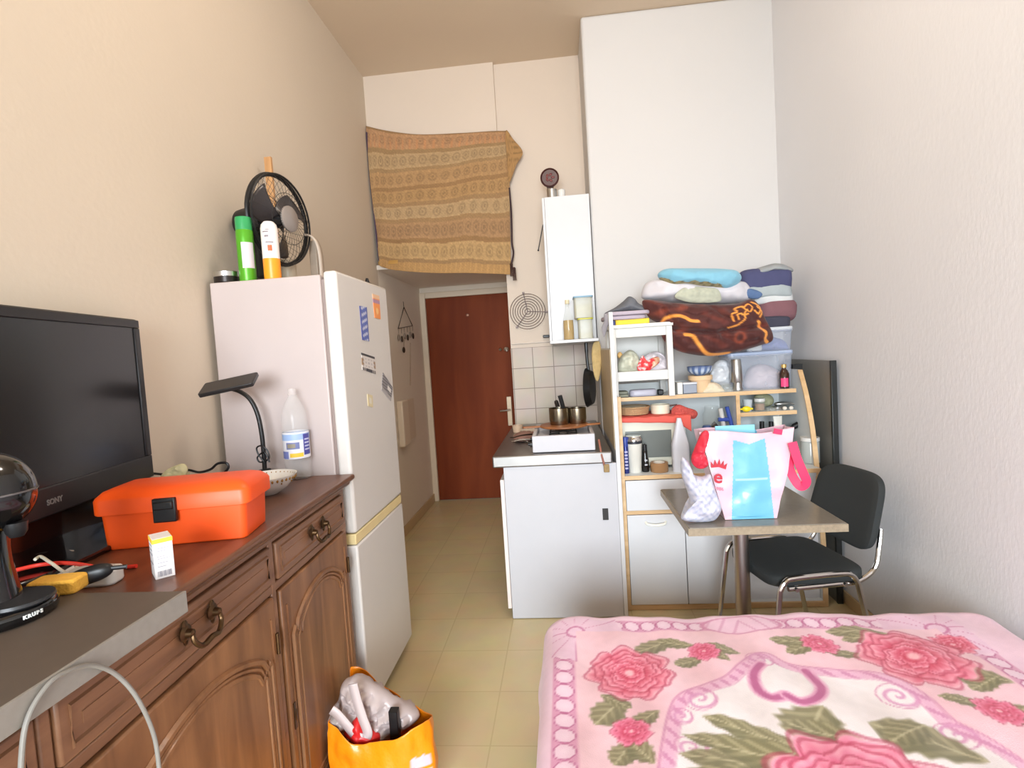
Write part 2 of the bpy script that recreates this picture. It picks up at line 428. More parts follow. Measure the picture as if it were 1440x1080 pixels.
# ------------------------------------------------------------------ sideboard (local: x outwards, y towards the camera end is -s)
wd = wood('dark stained oak', (106, 70, 48), (146, 104, 76), (1, .12, 1), 16., .42, .05)
wd_v = wood('dark stained oak upright', (108, 70, 44), (150, 104, 68), (1, 1, .12), 16., .42, .05)
wd_top = wood('dark polished oak top', (80, 46, 30), (116, 74, 50), (1, .1, 1), 12., .38, .08)
brass = plain('aged brass', (92, 70, 48), .35, .9, var=.2, scale=60)
SB = thing('sideboard', 'long dark oak sideboard with carved doors and brass bail handles along left wall', 'sideboard', (-.885, 2.035, 0), math.atan(.043))
LEN, SZ = 1.87, 1.062
mb = MB().box(-.50, -.02, -LEN, 0, .09, 1.02)
mb.box(-.02, -.004, -.03, 0, .09, 1.02)
for s in (.585, 1.30): mb.box(-.02, -.002, -s-.012, -s+.012, .09, 1.02)
mb.box(-.02, -.003, -LEN, 0, .858, .884).box(-.02, -.003, -LEN, 0, 1.0, 1.02).box(-.02, -.003, -LEN, -LEN+.03, .09, 1.02)
obj('carcass', mb, wd, SB, bevel=.004)
mb = MB().box(-.52, .018, -LEN-.03, .03, 1.022, 1.04)
mb.box(-.52, .034, -LEN-.045, .045, 1.04, SZ)
obj('top', mb, wd_top, SB, bevel=.009, seg=3)
obj('plinth', MB().box(-.5, .005, -LEN-.01, .012, 0, .09), wd, SB, bevel=.01)
def loop_mold(mb, pts, x, r):      # a moulding that follows a closed outline (y, z) on the front
    mb.tube([(x, p[0], p[1]) for p in pts], r, 6, True)
def handle(parent, y, z, w=.05):
    mb = MB()
    for d in (-1, 1):
        mb.lathe([(.018, 0), (.019, .004), (.010, .008), (.008, .02), (.0, .024)], 16, T(.012, y+d*w, z+.008) @ RY(PI/2), capt=False)
        mb.ell((.014, y+d*w, z+.022), (.004, .01, .014), 10, 6)
        mb.ell((.014, y+d*w, z-.008), (.004, .008, .012), 10, 6)
    mb.tube(smooth_line([(.03, y-w, z+.006), (.034, y-w, z-.012), (.038, y-w*.6, z-.03), (.04, y, z-.026), (.038, y+w*.6, z-.03), (.034, y+w, z-.012), (.03, y+w, z+.006)], 5), [.0045+.002*math.sin(PI*k/30) for k in range(31)], 8)
    obj('bail_handle', mb, brass, parent)
for s0, s1 in ((.03, .565), (.60, 1.285), (1.32, LEN-.03)):
    mb = MB().box(-.018, .004, -s1, -s0, .888, .997)
    d = obj('drawer', mb, wd, SB, bevel=.005)
    mb = MB(); m = .022
    rect = [(-s0-m, .888+m), (-s0-m, .997-m), (-s1+m, .997-m), (-s1+m, .888+m)]
    loop_mold(mb, rect, .004, .006)
    mb.box(.0, .006, -s1+.045, -s0-.045, .932, .953)
    obj('drawer_moulding', mb, wd, d)
    handle(d, -(s0+s1)/2, .945, .048)
def arch(y0, y1, z0, z1, A, n=30):
    out = [(y0, z0), (y0, z1-.012), (y0+.012, z1)]
    for k in range(n+1):
        t = k/n; y = y0+.022+(y1-y0-.044)*t
        bump = max(0, math.sin(PI*t))**.75
        out.append((y, z1+A*(bump if bump > 0 else 0) - .012*(1 if k in (0, n) else 0)))
    out += [(y1-.012, z1), (y1, z1-.012), (y1, z0)]
    return out
for s0, s1 in ((.03, .562), (.603, 1.282), (1.32, LEN-.03)):
    d = obj('door', MB().box(-.018, .004, -s1, -s0, .115, .853), wd_v, SB, bevel=.005)
    A = .075 if s1-s0 < .6 else .09
    mb = MB()
    for k, (ins, r) in enumerate(((.05, .009), (.066, .006), (.08, .008))):
        loop_mold(mb, arch(-s1+ins, -s0-ins, .115+ins, .853-.03-A-ins*.75, A), .005, r)
    mb.prism(arch(-s1+.084, -s0-.084, .115+.084, .853-.03-A-.084*.75, A), .0, .008, Matrix(((0, 0, 1, 0), (1, 0, 0, 0), (0, 1, 0, 0), (0, 0, 0, 1))))
    mb.tube([(.004, -s0-.028, .16), (.004, -s0-.028, .80)], .004, 6)
    mb.tube([(.004, -s1+.028, .16), (.004, -s1+.028, .80)], .004, 6)
    obj('carved_panel', mb, wd_v, d)
    for z in (.72, .25): obj('hinge', MB().tube([(.008, -s0-.006, z-.03), (.008, -s0-.006, z+.03)], .005, 8), brass, d)
    obj('keyhole_plate', MB().box(.004, .007, -s1+.014, -s1+.034, .42, .50).ell((.007, -s1+.024, .46), (.003, .006, .02), 8, 6), brass, d)

# ------------------------------------------------------------------ grey board lying over the near end of the sideboard
brd = plain('grey brown board', (88, 76, 66), .5, var=.08, scale=30)
BD = thing('worktop_board', 'grey brown slab with pale edge lying over near end of sideboard', 'board', (-1.05, .5, SZ))
obj('slab', MB().prism([(-.726, .925), (-1.3, .93), (-1.3, .0), (-.724, .0)], SZ, SZ+.036), brd, BD, world=True, bevel=.002)
mb = MB().box(-.728, -.722, .0, .925, SZ-.004, SZ+.036)
obj('edge_band', mb, plain('grey edging', (140, 135, 128), .45, var=.1, scale=80), BD, world=True, bevel=.001, label='pale grey edge strip')
BZ = SZ+.036
# grey cable hung over the board's edge
pts = [at(28, 1110, X=-.716), at(36, 1020, X=-.7165), at(66, 965, X=-.7165), at(100, 942, X=-.7165), at(132, 936, X=-.7165), at(165, 950, X=-.712), at(195, 985, X=-.70), at(218, 1040, X=-.70), at(226, 1110, X=-.70)]
tag(obj('grey_cable', MB().tube(smooth_line(pts, 8), .0034, 10), plain('grey cable', (128, 124, 118), .5, var=.03)),
    'thick grey cable looped down over the front edge of the grey slab', 'cable')

# ------------------------------------------------------------------ television
tvr = Vector((-1.355, 1.63, 0)); tdir = Vector((math.sin(math.radians(-10.)), math.cos(math.radians(-10.)), 0))
TW, TZ0, TZ1 = .80, 1.172, 1.688
tc = tvr - tdir*(TW/2)
TV = thing('television', 'black flat screen television on a pedestal on the sideboard', 'television', (tc.x-.05, tc.y, SZ), math.radians(10.))
# local: y along the screen, x towards the viewer
z0, z1 = TZ0-SZ, TZ1-SZ
mb = MB().box(.015, .05, -TW/2, TW/2, z0, z1)
mb.box(-.03, .02, -TW/2+.08, TW/2-.3, z0+.05, z1-.06)
obj('casing', mb, black_pl, TV, bevel=.008, seg=3)
mb = MB()
bz = .03; bb_ = .075
for a in ((-TW/2+.004, TW/2-.004, z1-bz, z1-.004), (-TW/2+.004, TW/2-.004, z0+.004, z0+bb_), (-TW/2+.004, -TW/2+bz, z0+bb_, z1-bz), (TW/2-bz, TW/2-.004, z0+bb_, z1-bz)):
    mb.box(.048, .056, *a)
obj('bezel', mb, plain('satin black', (34, 31, 32), .42), TV, bevel=.003)
obj('screen', MB().box(.045, .051, -TW/2+bz, TW/2-bz, z0+bb_, z1-bz), plain('dark screen', (24, 22, 24), .22, var=.03, spec=.6), TV, label='dark glossy screen')
mb = MB().prism([(x*.13+.03, y*.30) for x, y in [(math.cos(2*PI*k/32), math.sin(2*PI*k/32)) for k in range(32)]], 0, .014)
mb.box(.0, .04, -.24, .22, .01, z0+.04)
obj('pedestal', mb, black_gl, TV, bevel=.004)
q = wm(TV).inverted() @ at(84, 717, X=-1.25)
obj('lettering', text_mb('SONY', .019, .0006, frame((.0568, -.03, z0+.036), (0, 1, 0), (0, 0, 1), (1, 0, 0)), .0006), plain('silver print', (128, 124, 122), .5, .3), TV, label='silver lettering')

# ------------------------------------------------------------------ coffee machine
CMx, CMy = -1.0, .825
CM = thing('coffee_machine', 'glossy black rounded capsule coffee machine on the grey slab', 'coffee machine', (CMx, CMy, BZ), math.radians(8)); CM.scale = (.84, .84, .84)
R_ = .11
out = [(R_*.95*math.cos(2*PI*k/40)*(1.0 if math.cos(2*PI*k/40) > 0 else 1.15), R_*math.sin(2*PI*k/40)*.9) for k in range(40)]
obj('base', MB().prism(out, 0, .032), black_gl, CM, bevel=.012, seg=4)
obj('drip_tray', MB().lathe([(.055, .032), (.06, .036), (.058, .042), (.0, .042)], 30, T(.05, 0, 0), capt=False), plain('dark grey grille', (40, 40, 42), .4), CM)
mb = MB()
def col(u, v):
    z = .03+v*.21; a = 2*PI*u; rx = .055-.012*math.sin(PI*v); ry = .06-.014*math.sin(PI*v)
    return (-.012+rx*math.cos(a), ry*math.sin(a), z)
mb.grid(col, 32, 14, cu=True)
obj('column', mb, black_gl, CM)
mb = MB().ell((-.012, 0, .262), (.10, .088, .088), 36, 22, .95)
h = obj('head', mb, black_gl, CM)
obj('chrome_ring', MB().tube([(-.012+.101*math.cos(2*PI*k/40), .089*math.sin(2*PI*k/40), .262) for k in range(40)], .0022, 6, True), plain('smoke plastic', (90, 84, 84), .2, var=.05), h)
obj('water_tank', MB().ell((-.115, 0, .16), (.05, .06, .12), 28, 16, .6), plain('smoked tank', (52, 58, 66), .1, var=.05, coat=.5), CM)
obj('spout', MB().lathe([(.012, .17), (.018, .18), (.02, .2)], 18, T(.06, 0, 0)), black_pl, CM)
mb = MB()
for k, ch in enumerate('KRUPS'):
    a = -.30+(k-2)*.075; tx, ty = -R_*.95*math.sin(a), R_*.9*math.cos(a); nn = Vector((ty, -tx, 0)).normalized()
    t_ = text_mb(ch, .0095, .0008, frame((R_*.95*math.cos(a)+nn.x*.0008, R_*.9*math.sin(a)+nn.y*.0008, .017), (tx, ty, 0), (0, 0, 1), nn), .0006); mb.add(t_.v, t_.f)
obj('lettering', mb, plain('white print', (225, 225, 222), .5), CM, label='white lettering on the base rim')

# ------------------------------------------------------------------ small things on the sideboard
a, b = at(143, 776, Z=SZ), at(349, 757, Z=SZ)
ux = (b-a).normalized(); ang = math.atan2(ux.y, ux.x)
W, D, H = (b-a).length, .165, .155
TB = thing('tool_box', 'orange plastic tool box with one black latch on the sideboard', 'tool box', a, ang)
orange = plain('orange plastic', (236, 82, 18), .42, var=.03)
n = 24
def tbody(u, v):
    # tapered box, wider at the top
    k = int(round(u*24)) % 24
    px_, py_ = TBR[k]; s = .965+.035*v
    return (W/2+px_*s, D/2+py_*s, v*.105)
TBR = rrect(W, D, .018, 5)
mb = MB().grid(tbody, 24, 5, cu=True); mb.f += [tuple(range(23, -1, -1)), tuple(range(96, 120))]
obj('body', mb, orange, TB, bevel=.003)
LO = rrect(W+.026, D+.02, .024, 5)
mb = MB(); v = []; f = []
prof = [(0, .094), (0, .130), (.003, .136), (.016, .149), (.035, .156), (.07, .158)]
for ins, z in prof:
    sx, sy = 1-2*ins/(W+.026), 1-2*ins/(D+.02)
    for k, (x, y) in enumerate(LO):
        zz = z
        if ins == 0 and z < .1 and y < 0: zz = z + .012*math.cos(x/W*9)*(1 if abs(x) < W*.45 else .4)
        v.append((W/2+x*sx, D/2+y*sy, zz))
m = len(LO)
for i in range(len(prof)-1):
    for k in range(m): f.append((i*m+k, i*m+(k+1) % m, (i+1)*m+(k+1) % m, (i+1)*m+k))
f.append(tuple(range(m-1, -1, -1))); f.append(tuple((len(prof)-1)*m+k for k in range(m)))
mb.add(v, f)
obj('lid', mb, orange, TB, bevel=.002)
xl = W*.47
mb = MB().box(xl-.028, xl+.028, -.02, -.006, .066, .128).box(xl-.024, xl+.024, -.026, -.006, .1, .12)
obj('latch', mb, black_pl, TB, bevel=.003, label='black latch')

a, b = at(219, 816, Z=SZ), at(245, 809, Z=SZ)
ux = (b-a).normalized(); W2 = .037
MBX = thing('medicine_box', 'small white carton with yellow stripe standing before the orange tool box', 'carton', a, math.atan2(ux.y, ux.x))
obj('carton', MB().box(0, W2, 0, .056, 0, .088), plain('white carton', (228, 222, 220), .6, var=.02), MBX, bevel=.001)
obj('stripe', MB().box(-.0006, W2+.0006, -.0006, .0566, .078, .0875), plain('yellow print', (240, 190, 60), .6), MBX, label='yellow band')
mb = MB()
r = random.Random(3)
for k in range(14): mb.box(.005+k*.0019, .0058+k*.0019+r.choice((0, .0007)), -.0008, 0, .005, .017)
for k, z in enumerate((.066, .06, .048, .043, .034, .026)): mb.box(.006, .030-.004*(k % 3), -.0008, 0, z, z+.0014)
for z in (.07, .06, .05, .03): mb.box(-.0008, 0, .01, .045, z, z+.003)
obj('print', mb, plain('grey print', (164, 160, 166), .6), MBX, label='grey lines of print and a bar code')

# desk lamp
p0 = at(372, 662, Y=2.0); p0.z = SZ
DL = thing('desk_lamp', 'black desk lamp with flat bar head on gooseneck before the fridge side', 'lamp', p0)
yl = p0.y
neck = [at(x, y, Y=yl) for x, y in ((372, 660), (371, 640), (368, 610), (362, 582), (352, 562), (338, 551), (322, 546))]
neck[0].z = SZ+.02
obj('gooseneck', MB().tube(smooth_line(neck, 8), .0085, 12), black_pl, DL, world=True)
# head: flat bar, its far corner lifted
A, B = at(278, 541, Y=yl-.10), at(352, 525, Y=yl-.07)
Cn = at(368, 541, Y=yl-.16); ex = (B-A); ey = (Cn-B)
up = ex.cross(ey).normalized(); up = up if up.z > 0 else -up
c = (A+B)/2 + ey/2
hm = frame(c, ex, up.cross(ex), up)
h = obj('lamp_head', MB().prism(rrect(ex.length, .085, .008), -.008, .008, hm), plain('charcoal plastic', (40, 36, 35), .35, var=.05), DL, world=True, bevel=.003)
obj('light_panel', MB().prism(rrect(ex.length-.02, .065, .006), -.0095, -.0078, hm), plain('frosted diffuser', (150, 146, 140), .5), h, world=True)
mb = MB().box(p0.x-.03, p0.x+.03, yl-.035, yl+.03, SZ, SZ+.016).box(p0.x-.018, p0.x+.018, yl-.018, yl+.02, SZ+.016, SZ+.05)
obj('base', mb, black_pl, DL, world=True, bevel=.004)
cable = [at(x, y, Y=yl-.02) for x, y in ((372, 650), (364, 640), (361, 630), (368, 627), (376, 634), (378, 645), (366, 650), (362, 643), (372, 636), (379, 650))]
obj('coiled_lead', MB().tube(smooth_line(cable, 6), .0032, 8), black_pl, DL, world=True)

# bowl with a perforated rim
p = at(381, 694, Z=SZ); p = Vector((p.x-.01, p.y, SZ))
BW = thing('fruit_bowl', 'white china bowl with pierced rim behind right end of orange tool box', 'bowl', p)
prof = [(.035, 0), (.04, .004), (.068, .022), (.088, .045), (.098, .062), (.1, .066), (.096, .065), (.085, .045), (.065, .025), (.0, .012)]
obj('bowl', MB().lathe(prof, 48, capt=False), plain('white china', (226, 222, 216), .2, var=.02, coat=.3), BW)
mb = MB()
for k in range(36):
    a = 2*PI*k/36
    mb.ell((.0945*math.cos(a), .0945*math.sin(a), .055), (.004, .004, .006), 8, 6)
    if k % 3 == 0: mb.ell((.090*math.cos(a), .090*math.sin(a), .043), (.003, .003, .003), 6, 4)
obj('rim_pattern', mb, plain('gilt rim dots', (150, 110, 50), .4, .3), BW, label='brown and gold dots under the rim')
# black tray behind bowl
a = at(395, 668, Z=SZ+.002)
mb = MB().box(a.x-.07, a.x+.055, a.y+.055, a.y+.16, SZ, SZ+.02)
tag(obj('charger_block', mb, black_pl, bevel=.004), 'flat black block lying between white bowl and plastic bottle', 'charger')

# water bottle
p = at(431, 668, Z=SZ); p.y = min(p.y, 2.03)
WB = thing('plastic_bottle', 'empty clear plastic bottle with blue and white label beside the fridge', 'bottle', p)
pet = film('clear plastic', (232, 230, 228), .82, .12)
WB.scale = (1.04, 1.04, 1.05)
prof = [(.03, .0), (.044, .006), (.047, .02), (.045, .04), (.047, .06), (.047, .20), (.046, .235), (.04, .265), (.026, .295), (.015, .312), (.0145, .318)]
obj('bottle', MB().lathe(prof, 36, capt=False), pet, WB)
obj('neck_ring', MB().lathe([(.0145, .316), (.018, .318), (.018, .322), (.0148, .323), (.0148, .340), (.0135, .341)], 24, capt=False, capb=False), film('frosted plastic', (222, 214, 210), .76, .2), WB)
lab = MB().lathe([(.0476, .085), (.0478, .09), (.0478, .172), (.0476, .176)], 60, capt=False, capb=False)
lab = MB().grid(lambda u, v: (.0479*math.cos(2*PI*u), .0479*math.sin(2*PI*u), .082+.098*v), 120, 40, cu=True)
lo = obj('label', lab, painted('bottle label print', .45), WB, label='blue and white label with a yellow patch')
def lab_paint(a):
    p_ = np.array(wm(WB))[:3, 3]; th = np.degrees(np.arctan2(a[:, 1]-p_[1], a[:, 0]-p_[0])); z = a[:, 2]-p_[2]-.082
    c = np.tile([228., 226, 232], (len(a), 1))
    c[(z > .068) & (z < .092)] = (160, 186, 226)
    g = (z > .036) & (z < .062) & (th > -110) & (th < -50); c[g] = (112, 120, 168)
    g = (z > .042) & (z < .056) & (th > -105) & (th < -68); c[g] = (150, 140, 120)
    g = (z > .006) & (z < .022) & (th > -95) & (th < -35); c[g] = (240, 200, 60)
    g = (z > .002) & (z < .03) & (th < -100); c[g] = (120, 130, 190)
    g = (th > -32) & (th < 10) & (z > .012) & (z < .09); c[g] = (70, 70, 150)
    g = (th > -26) & (th < 4) & (np.abs((z*160) % 2-1) < .4) & (z > .03) & (z < .08); c[g] = (200, 200, 225)
    return c
paint(lo, lab_paint)

# cables and stuff behind the tool box
mb = MB()
z = SZ+.005
tl = [at(x, y, Y=1.72) for x, y in ((196, 668), (215, 666), (235, 667), (262, 661), (280, 664), (296, 660), (306, 652), (318, 651), (321, 658), (312, 668), (300, 676))]
tag(obj('black_cable', mb.tube(smooth_line(tl, 8), .0042, 8), black_pl), 'thin black cable looping up behind the orange tool box', 'cable')
c = at(249, 664, Y=1.68)
mb = soft([(226, 672), (234, 661), (246, 655), (258, 652), (264, 660), (258, 672), (244, 676)], 1.68, .014, .008, 60, 2., 10, 4)
mb.box(c.x-.03, c.x+.03, 1.66, 1.70, SZ, c.z-.005)
tag(obj('wire_bundle', mb, plain('yellowed wire', (190, 178, 136), .7, var=.2, scale=60)), 'pale yellow bundle of wire peeping over the orange tool box', 'wire bundle')
# white paper leaflet near the television
def leaf(u, v):
    p_ = at(30+75*u, 805-32*v+8*u, Z=SZ+.001); return (p_.x, p_.y, SZ+.003+.005*abs(math.sin(2.6*u*PI))*v+.006*v)
tag(obj('paper_leaflet', MB().grid(leaf, 24, 12), paper_w, solid=.0012), 'crumpled white paper leaflet under the television', 'paper')
# white cable
pts = [at(x, y, Z=SZ+.004) for x, y in ((136, 752), (128, 772), (112, 792), (96, 806), (74, 805), (60, 796), (52, 800))]
for k in (4, 5, 6): pts[k] += Vector((.02, -.02, .03))
tag(obj('white_cable', MB().tube(smooth_line(pts, 8), .0036, 8), plain('cream cable', (214, 206, 186), .5)), 'thin cream cable running from tool box towards the television', 'cable')
# red cable
pts = [at(x, y, Z=SZ+.005) for x, y in ((20, 815), (60, 806), (100, 804), (150, 799), (192, 796))]
for k in range(3): pts[k] += Vector((.0, -.0, .02))
tag(obj('red_cable', MB().tube(smooth_line(pts, 8), .0045, 8), plain('red cable', (232, 62, 48), .4)), 'red cable lying across the sideboard behind the power strip', 'cable')
# white power strip and its plug
a = at(118, 828, Z=SZ); PSW = thing('power_strip', 'white multi socket block behind the edge of the grey slab', 'power strip', (a.x, a.y+.025, SZ), math.radians(8))
obj('housing', MB().prism(rrect(.11, .05, .016), 0, .034), white_pl, PSW, bevel=.006, seg=3)
mb = MB()
for k in (-1, 1): mb.lathe([(.016, .0342), (.018, .0352), (.015, .036)], 24, T(k*.027, 0, 0))
obj('socket', mb, plain('socket grey', (190, 188, 184), .4), PSW)
a = at(126, 810, Z=SZ+.05)
PG = tag(obj('black_plug', MB().ell((0, 0, 0), (.042, .016, .017), 24, 14, .8, None, T(a.x, a.y, SZ+.052) @ RZ(.35) @ RY(-.2)).tube([(a.x+.035, a.y+.012, SZ+.06), (a.x+.06, a.y+.024, SZ+.058)], .0045, 8), black_pl), 'black plug resting on the white multi socket', 'plug')
# yellow sponge
a = at(66, 842, Z=BZ)
SP = MB().prism(rrect(.088, .05, .012), 0, .028, T(a.x-.006, a.y+.03, BZ) @ RZ(.2))
tag(obj('sponge', SP, plain('yellow sponge', (236, 178, 70), .9, var=.12, scale=90, bump=.4, bscale=240), bevel=.005), 'yellow sponge lying on far edge of the grey slab', 'sponge')
# ------------------------------------------------------------------ fridge
FY0, FY1, FXF, FZ = 2.085, 2.70, -.867, 1.875
FR = thing('fridge_freezer', 'tall white fridge freezer with magnets on its door beside the sideboard', 'fridge', ((XL-.87)/2, (FY0+FY1)/2, 0))
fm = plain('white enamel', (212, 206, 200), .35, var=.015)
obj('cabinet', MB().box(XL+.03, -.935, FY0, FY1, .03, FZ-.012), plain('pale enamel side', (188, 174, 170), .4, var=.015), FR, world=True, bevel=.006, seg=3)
obj('gasket', MB().box(-.936, -.921, FY0+.012, FY1-.012, .08, FZ-.03), plain('grey rubber gasket', (150, 132, 126), .7), FR, world=True)
obj('upper_door', MB().box(-.922, FXF, FY0-.004, FY1+.004, .815, FZ), fm, FR, world=True, bevel=.013, seg=4)
obj('lower_door', MB().box(-.922, FXF, FY0-.004, FY1+.004, .06, .765), fm, FR, world=True, bevel=.008, seg=3)
obj('handle_strip', MB().box(-.92, FXF-.004, FY0-.002, FY1+.002, .768, .812), plain('yellowed plastic strip', (226, 204, 150), .5, var=.08), FR, world=True, bevel=.004, label='yellowed strip between the doors')
obj('foot', MB().box(-1.40, -.95, FY0+.03, FY1-.03, 0, .032), black_pl, FR, world=True)
# magnets on the door (flat prints with their own thickness)
def magnet(name, quad, label, fn, n=26):
    P_ = [at(x, y, X=FXF+.0012) for x, y in quad]
    mb = MB(); v = []; f = []
    for lay in (0, .0022):
        for j in range(n+1):
            for i in range(n+1):
                a = P_[0].lerp(P_[1], i/n); b = P_[3].lerp(P_[2], i/n); q = a.lerp(b, j/n)
                v.append((FXF+.0003+lay, q.y, q.z))
    m = (n+1)*(n+1)
    for j in range(n):
        for i in range(n):
            a = j*(n+1)+i; f.append((m+a, m+a+1, m+a+n+2, m+a+n+1))
    ring = [i for i in range(n+1)] + [j*(n+1)+n for j in range(1, n+1)] + [n*(n+1)+i for i in range(n-1, -1, -1)] + [j*(n+1) for j in range(n-1, 0, -1)]
    L = len(ring)
    for k in range(L): f.append((ring[k], ring[(k+1) % L], m+ring[(k+1) % L], m+ring[k]))
    f.append(tuple(ring[::-1]))
    mb.add(v, f)
    o = obj(name, mb, painted(name+' print '+label[:9], .4)); tag(o, label, 'magnet')
    me = o.data; uv = [((k % m) % (n+1)/n, (k % m)//(n+1)/n) for k in range(2*m)]
    uu = np.array([p[0] for p in uv]); vv = np.array([p[1] for p in uv])
    paint(o, lambda a: fn(uu, vv))
    return o
def cols(n, c): return np.tile(np.array(c, float), (n, 1))
def f_blue(u, v):
    c = cols(len(u), (84, 100, 170)); w_ = np.abs(((v*5+u*.8) % 1)-.5) < .2
    c[w_ & (u > .12) & (u < .88)] = (190, 192, 214); c[(u < .1) | (u > .93)] = (64, 76, 150); return c
magnet('fridge_magnet', [(505.5, 430), (515.5, 432), (519, 480), (509.5, 478)], 'blue and white patterned magnet high on the fridge door', f_blue)
def f_or(u, v):
    c = cols(len(u), (242, 148, 78)); c[v < .18] = (236, 190, 150); c[(v > .2) & (v < .36)] = (170, 130, 160)
    c[np.hypot(u-.5, (v-.68)*1.6) < .22] = (248, 190, 120); return c
magnet('fridge_magnet', [(523.5, 413), (533, 416), (535, 449), (527, 447)], 'orange magnet nearest the top edge of the fridge door', f_or)
def f_bw(u, v):
    c = cols(len(u), (214, 206, 200)); c[(v < .13)] = (60, 56, 62); c[(v > .84) & (np.abs((u*9) % 1-.5) < .42)] = (70, 66, 74)
    c[((u < .12) | (u > .88)) & (v > .3) & (v < .7)] = (150, 120, 90); c[(np.abs((u*5) % 1-.5) < .2) & (np.abs((v*5) % 1-.5) < .2) & (v > .25) & (v < .75)] = (180, 172, 172); return c
magnet('fridge_magnet', [(508, 496), (526.5, 502), (528.5, 526), (509.5, 520)], 'square white magnet with black bars below the blue one', f_bw)
def f_gr(u, v):
    c = cols(len(u), (96, 92, 96)); c[(np.abs((v*6+u*2) % 1-.5) < .2)] = (150, 146, 148)
    c[(u > .5) & (u < .85) & (v > .3) & (v < .55)] = (226, 222, 218); c[(v > .8)] = (170, 164, 164); return c
magnet('fridge_magnet', [(538.5, 524), (552, 545), (549.5, 564), (536.5, 548)], 'tilted grey and black magnet by the door edge', f_gr)
def f_be(u, v):
    c = cols(len(u), (216, 200, 160)); c[(u > .25) & (u < .75) & (v > .2) & (v < .8)] = (226, 218, 200); return c
magnet('fridge_magnet', [(516.5, 554), (523.5, 556), (524.5, 573), (517.5, 571)], 'small beige magnet lowest on the fridge door', f_be, 10)

# ------------------------------------------------------------------ on top of the fridge
FT = FZ-.012
# fan
fc = at(392, 310, Y=2.32)
ax = Vector((.985, -.17, -.02)).normalized()
FN = thing('table_fan', 'black round table fan with wire guard on top of the fridge', 'fan', (fc.x-.1, fc.y, FT))
sx_ = ax.cross(Vector((0, 0, 1))).normalized(); uz = sx_.cross(ax)
fm_ = frame(fc, sx_, uz, ax)                # local z looks out of the fan
Rf = .192
ring = lambda r, z, n=48: [(r*math.cos(2*PI*k/n), r*math.sin(2*PI*k/n), z) for k in range(n)]
mb = MB().tube(ring(Rf, 0), .0095, 8, True, fm_).tube(ring(Rf, .02), .005, 6, True, fm_)
obj('guard_rim', mb, black_pl, FN, world=True)
mb = MB(); mk = MB()
for k in range(36):
    a = 2*PI*k/36
    mb.tube([fm_ @ Vector((r*math.cos(a+tw), r*math.sin(a+tw), z)) for r, z, tw in ((.05, .058, 0), (.1, .055, .1), (.15, .042, .18), (Rf, .01, .22))], .0010, 4)
    mk.tube([fm_ @ Vector((r*math.cos(a), r*math.sin(a), z)) for r, z in ((.05, -.06), (.12, -.055), (Rf, -.005))], .0009, 4)
for r, z in ((.11, .054),): mb.tube(ring(r, z), .0014, 5, True, fm_)
for r, z in ((.12, -.055),): mk.tube(ring(r, z), .0014, 5, True, fm_)
wire = plain('black wire', (36, 34, 34), .35)
gf = obj('front_guard', mb, wire, FN, world=True); obj('rear_guard', mk, wire, FN, world=True)
obj('guard_badge', MB().lathe([(.056, .053), (.056, .060), (.05, .064), (.0, .066)], 32, fm_, capt=False), plain('grey badge', (150, 140, 134), .35, .3), gf, world=True, label='grey round centre badge')
for k in range(3):
    mb = MB()
    def blade(u, v, k=k):
        r = .03+.135*v; a = 2*PI*k/3 + (u-.5)*(1.1-.25*v) + .5*v; z = (u-.5)*.05*(1-.3*v)
        return (r*math.cos(a), r*math.sin(a), z)
    mb.grid(blade, 12, 10, fm_)
    obj('blade', mb, plain('smoke grey blade', (60, 54, 54), .3), FN, world=True, solid=.003)
obj('hub', MB().lathe([(.03, -.03), (.034, .0), (.03, .03), (.0, .038)], 28, fm_, capt=False), black_pl, FN, world=True)
mb = MB().lathe([(.0, -.205), (.05, -.203), (.064, -.19), (.069, -.16), (.069, -.09), (.062, -.06), (.04, -.05), (.02, -.03)], 30, fm_, capb=False)
obj('motor_housing', mb, black_pl, FN, world=True)
c0 = fm_ @ Vector((0, -.0, -.11))
mb = MB().tube([(c0.x, c0.y, c0.z-.04), (c0.x+.012, c0.y-.02, FT+.04)], [.024, .028], 16)
mb.lathe([(.105, 0), (.108, .012), (.09, .026), (.04, .045)], 32, T(c0.x+.03, c0.y-.02, FT))
obj('stand', mb, black_pl, FN, world=True)
# spray cans etc along the near edge
def can(name, x, wpx, ytop, label, cat, parts, Yc):
    p = at(x, 390, Y=Yc); p.z = FT
    top = at(x-2, ytop, Y=Yc).z - FT; r = wpx/2/FPX*Yc*1.02
    t = thing(name, label, cat, p)
    for nm, prof, m, lb in parts(r, top): obj(nm, MB().lathe(prof, 36), m, t, label=lb)
    return t, r, top
green = plain('bright green can', (84, 160, 36), .3, .2, var=.05); dgreen = plain('dark green cap', (48, 148, 84), .4)
def p_green(r, h): return [('can', [(r*.95, 0), (r, .006), (r, h*.62), (r, h*.78), (r*.96, h*.8)], green, None), ('cap', [(r*.97, h*.8), (r*.97, h*.97), (r*.93, h), (.0, h)], dgreen, 'dark green cap')]
c1, r1, h1 = can('spray_can', 349, 23, 306, 'green spray can with darker green cap on the fridge', 'spray can', p_green, 2.13)
obj('label_print', MB().grid(lambda u, v: ((r1+.0006)*math.cos(-1.55+u*1.5), (r1+.0006)*math.sin(-1.55+u*1.5), h1*(.2+.4*v)), 14, 4), plain('pale label', (206, 198, 200), .5), c1, label='pale label')
og = plain('orange can print', (248, 150, 34), .35); wg = plain('white can', (232, 222, 216), .35)
def p_or(r, h): return [('can', [(r*.95, 0), (r, .006), (r, h*.36)], og, 'orange lower half'), ('shoulder', [(r, h*.36), (r, h*.88), (r*.9, h*.95), (r*.6, h), (.0, h)], wg, 'white upper half')]
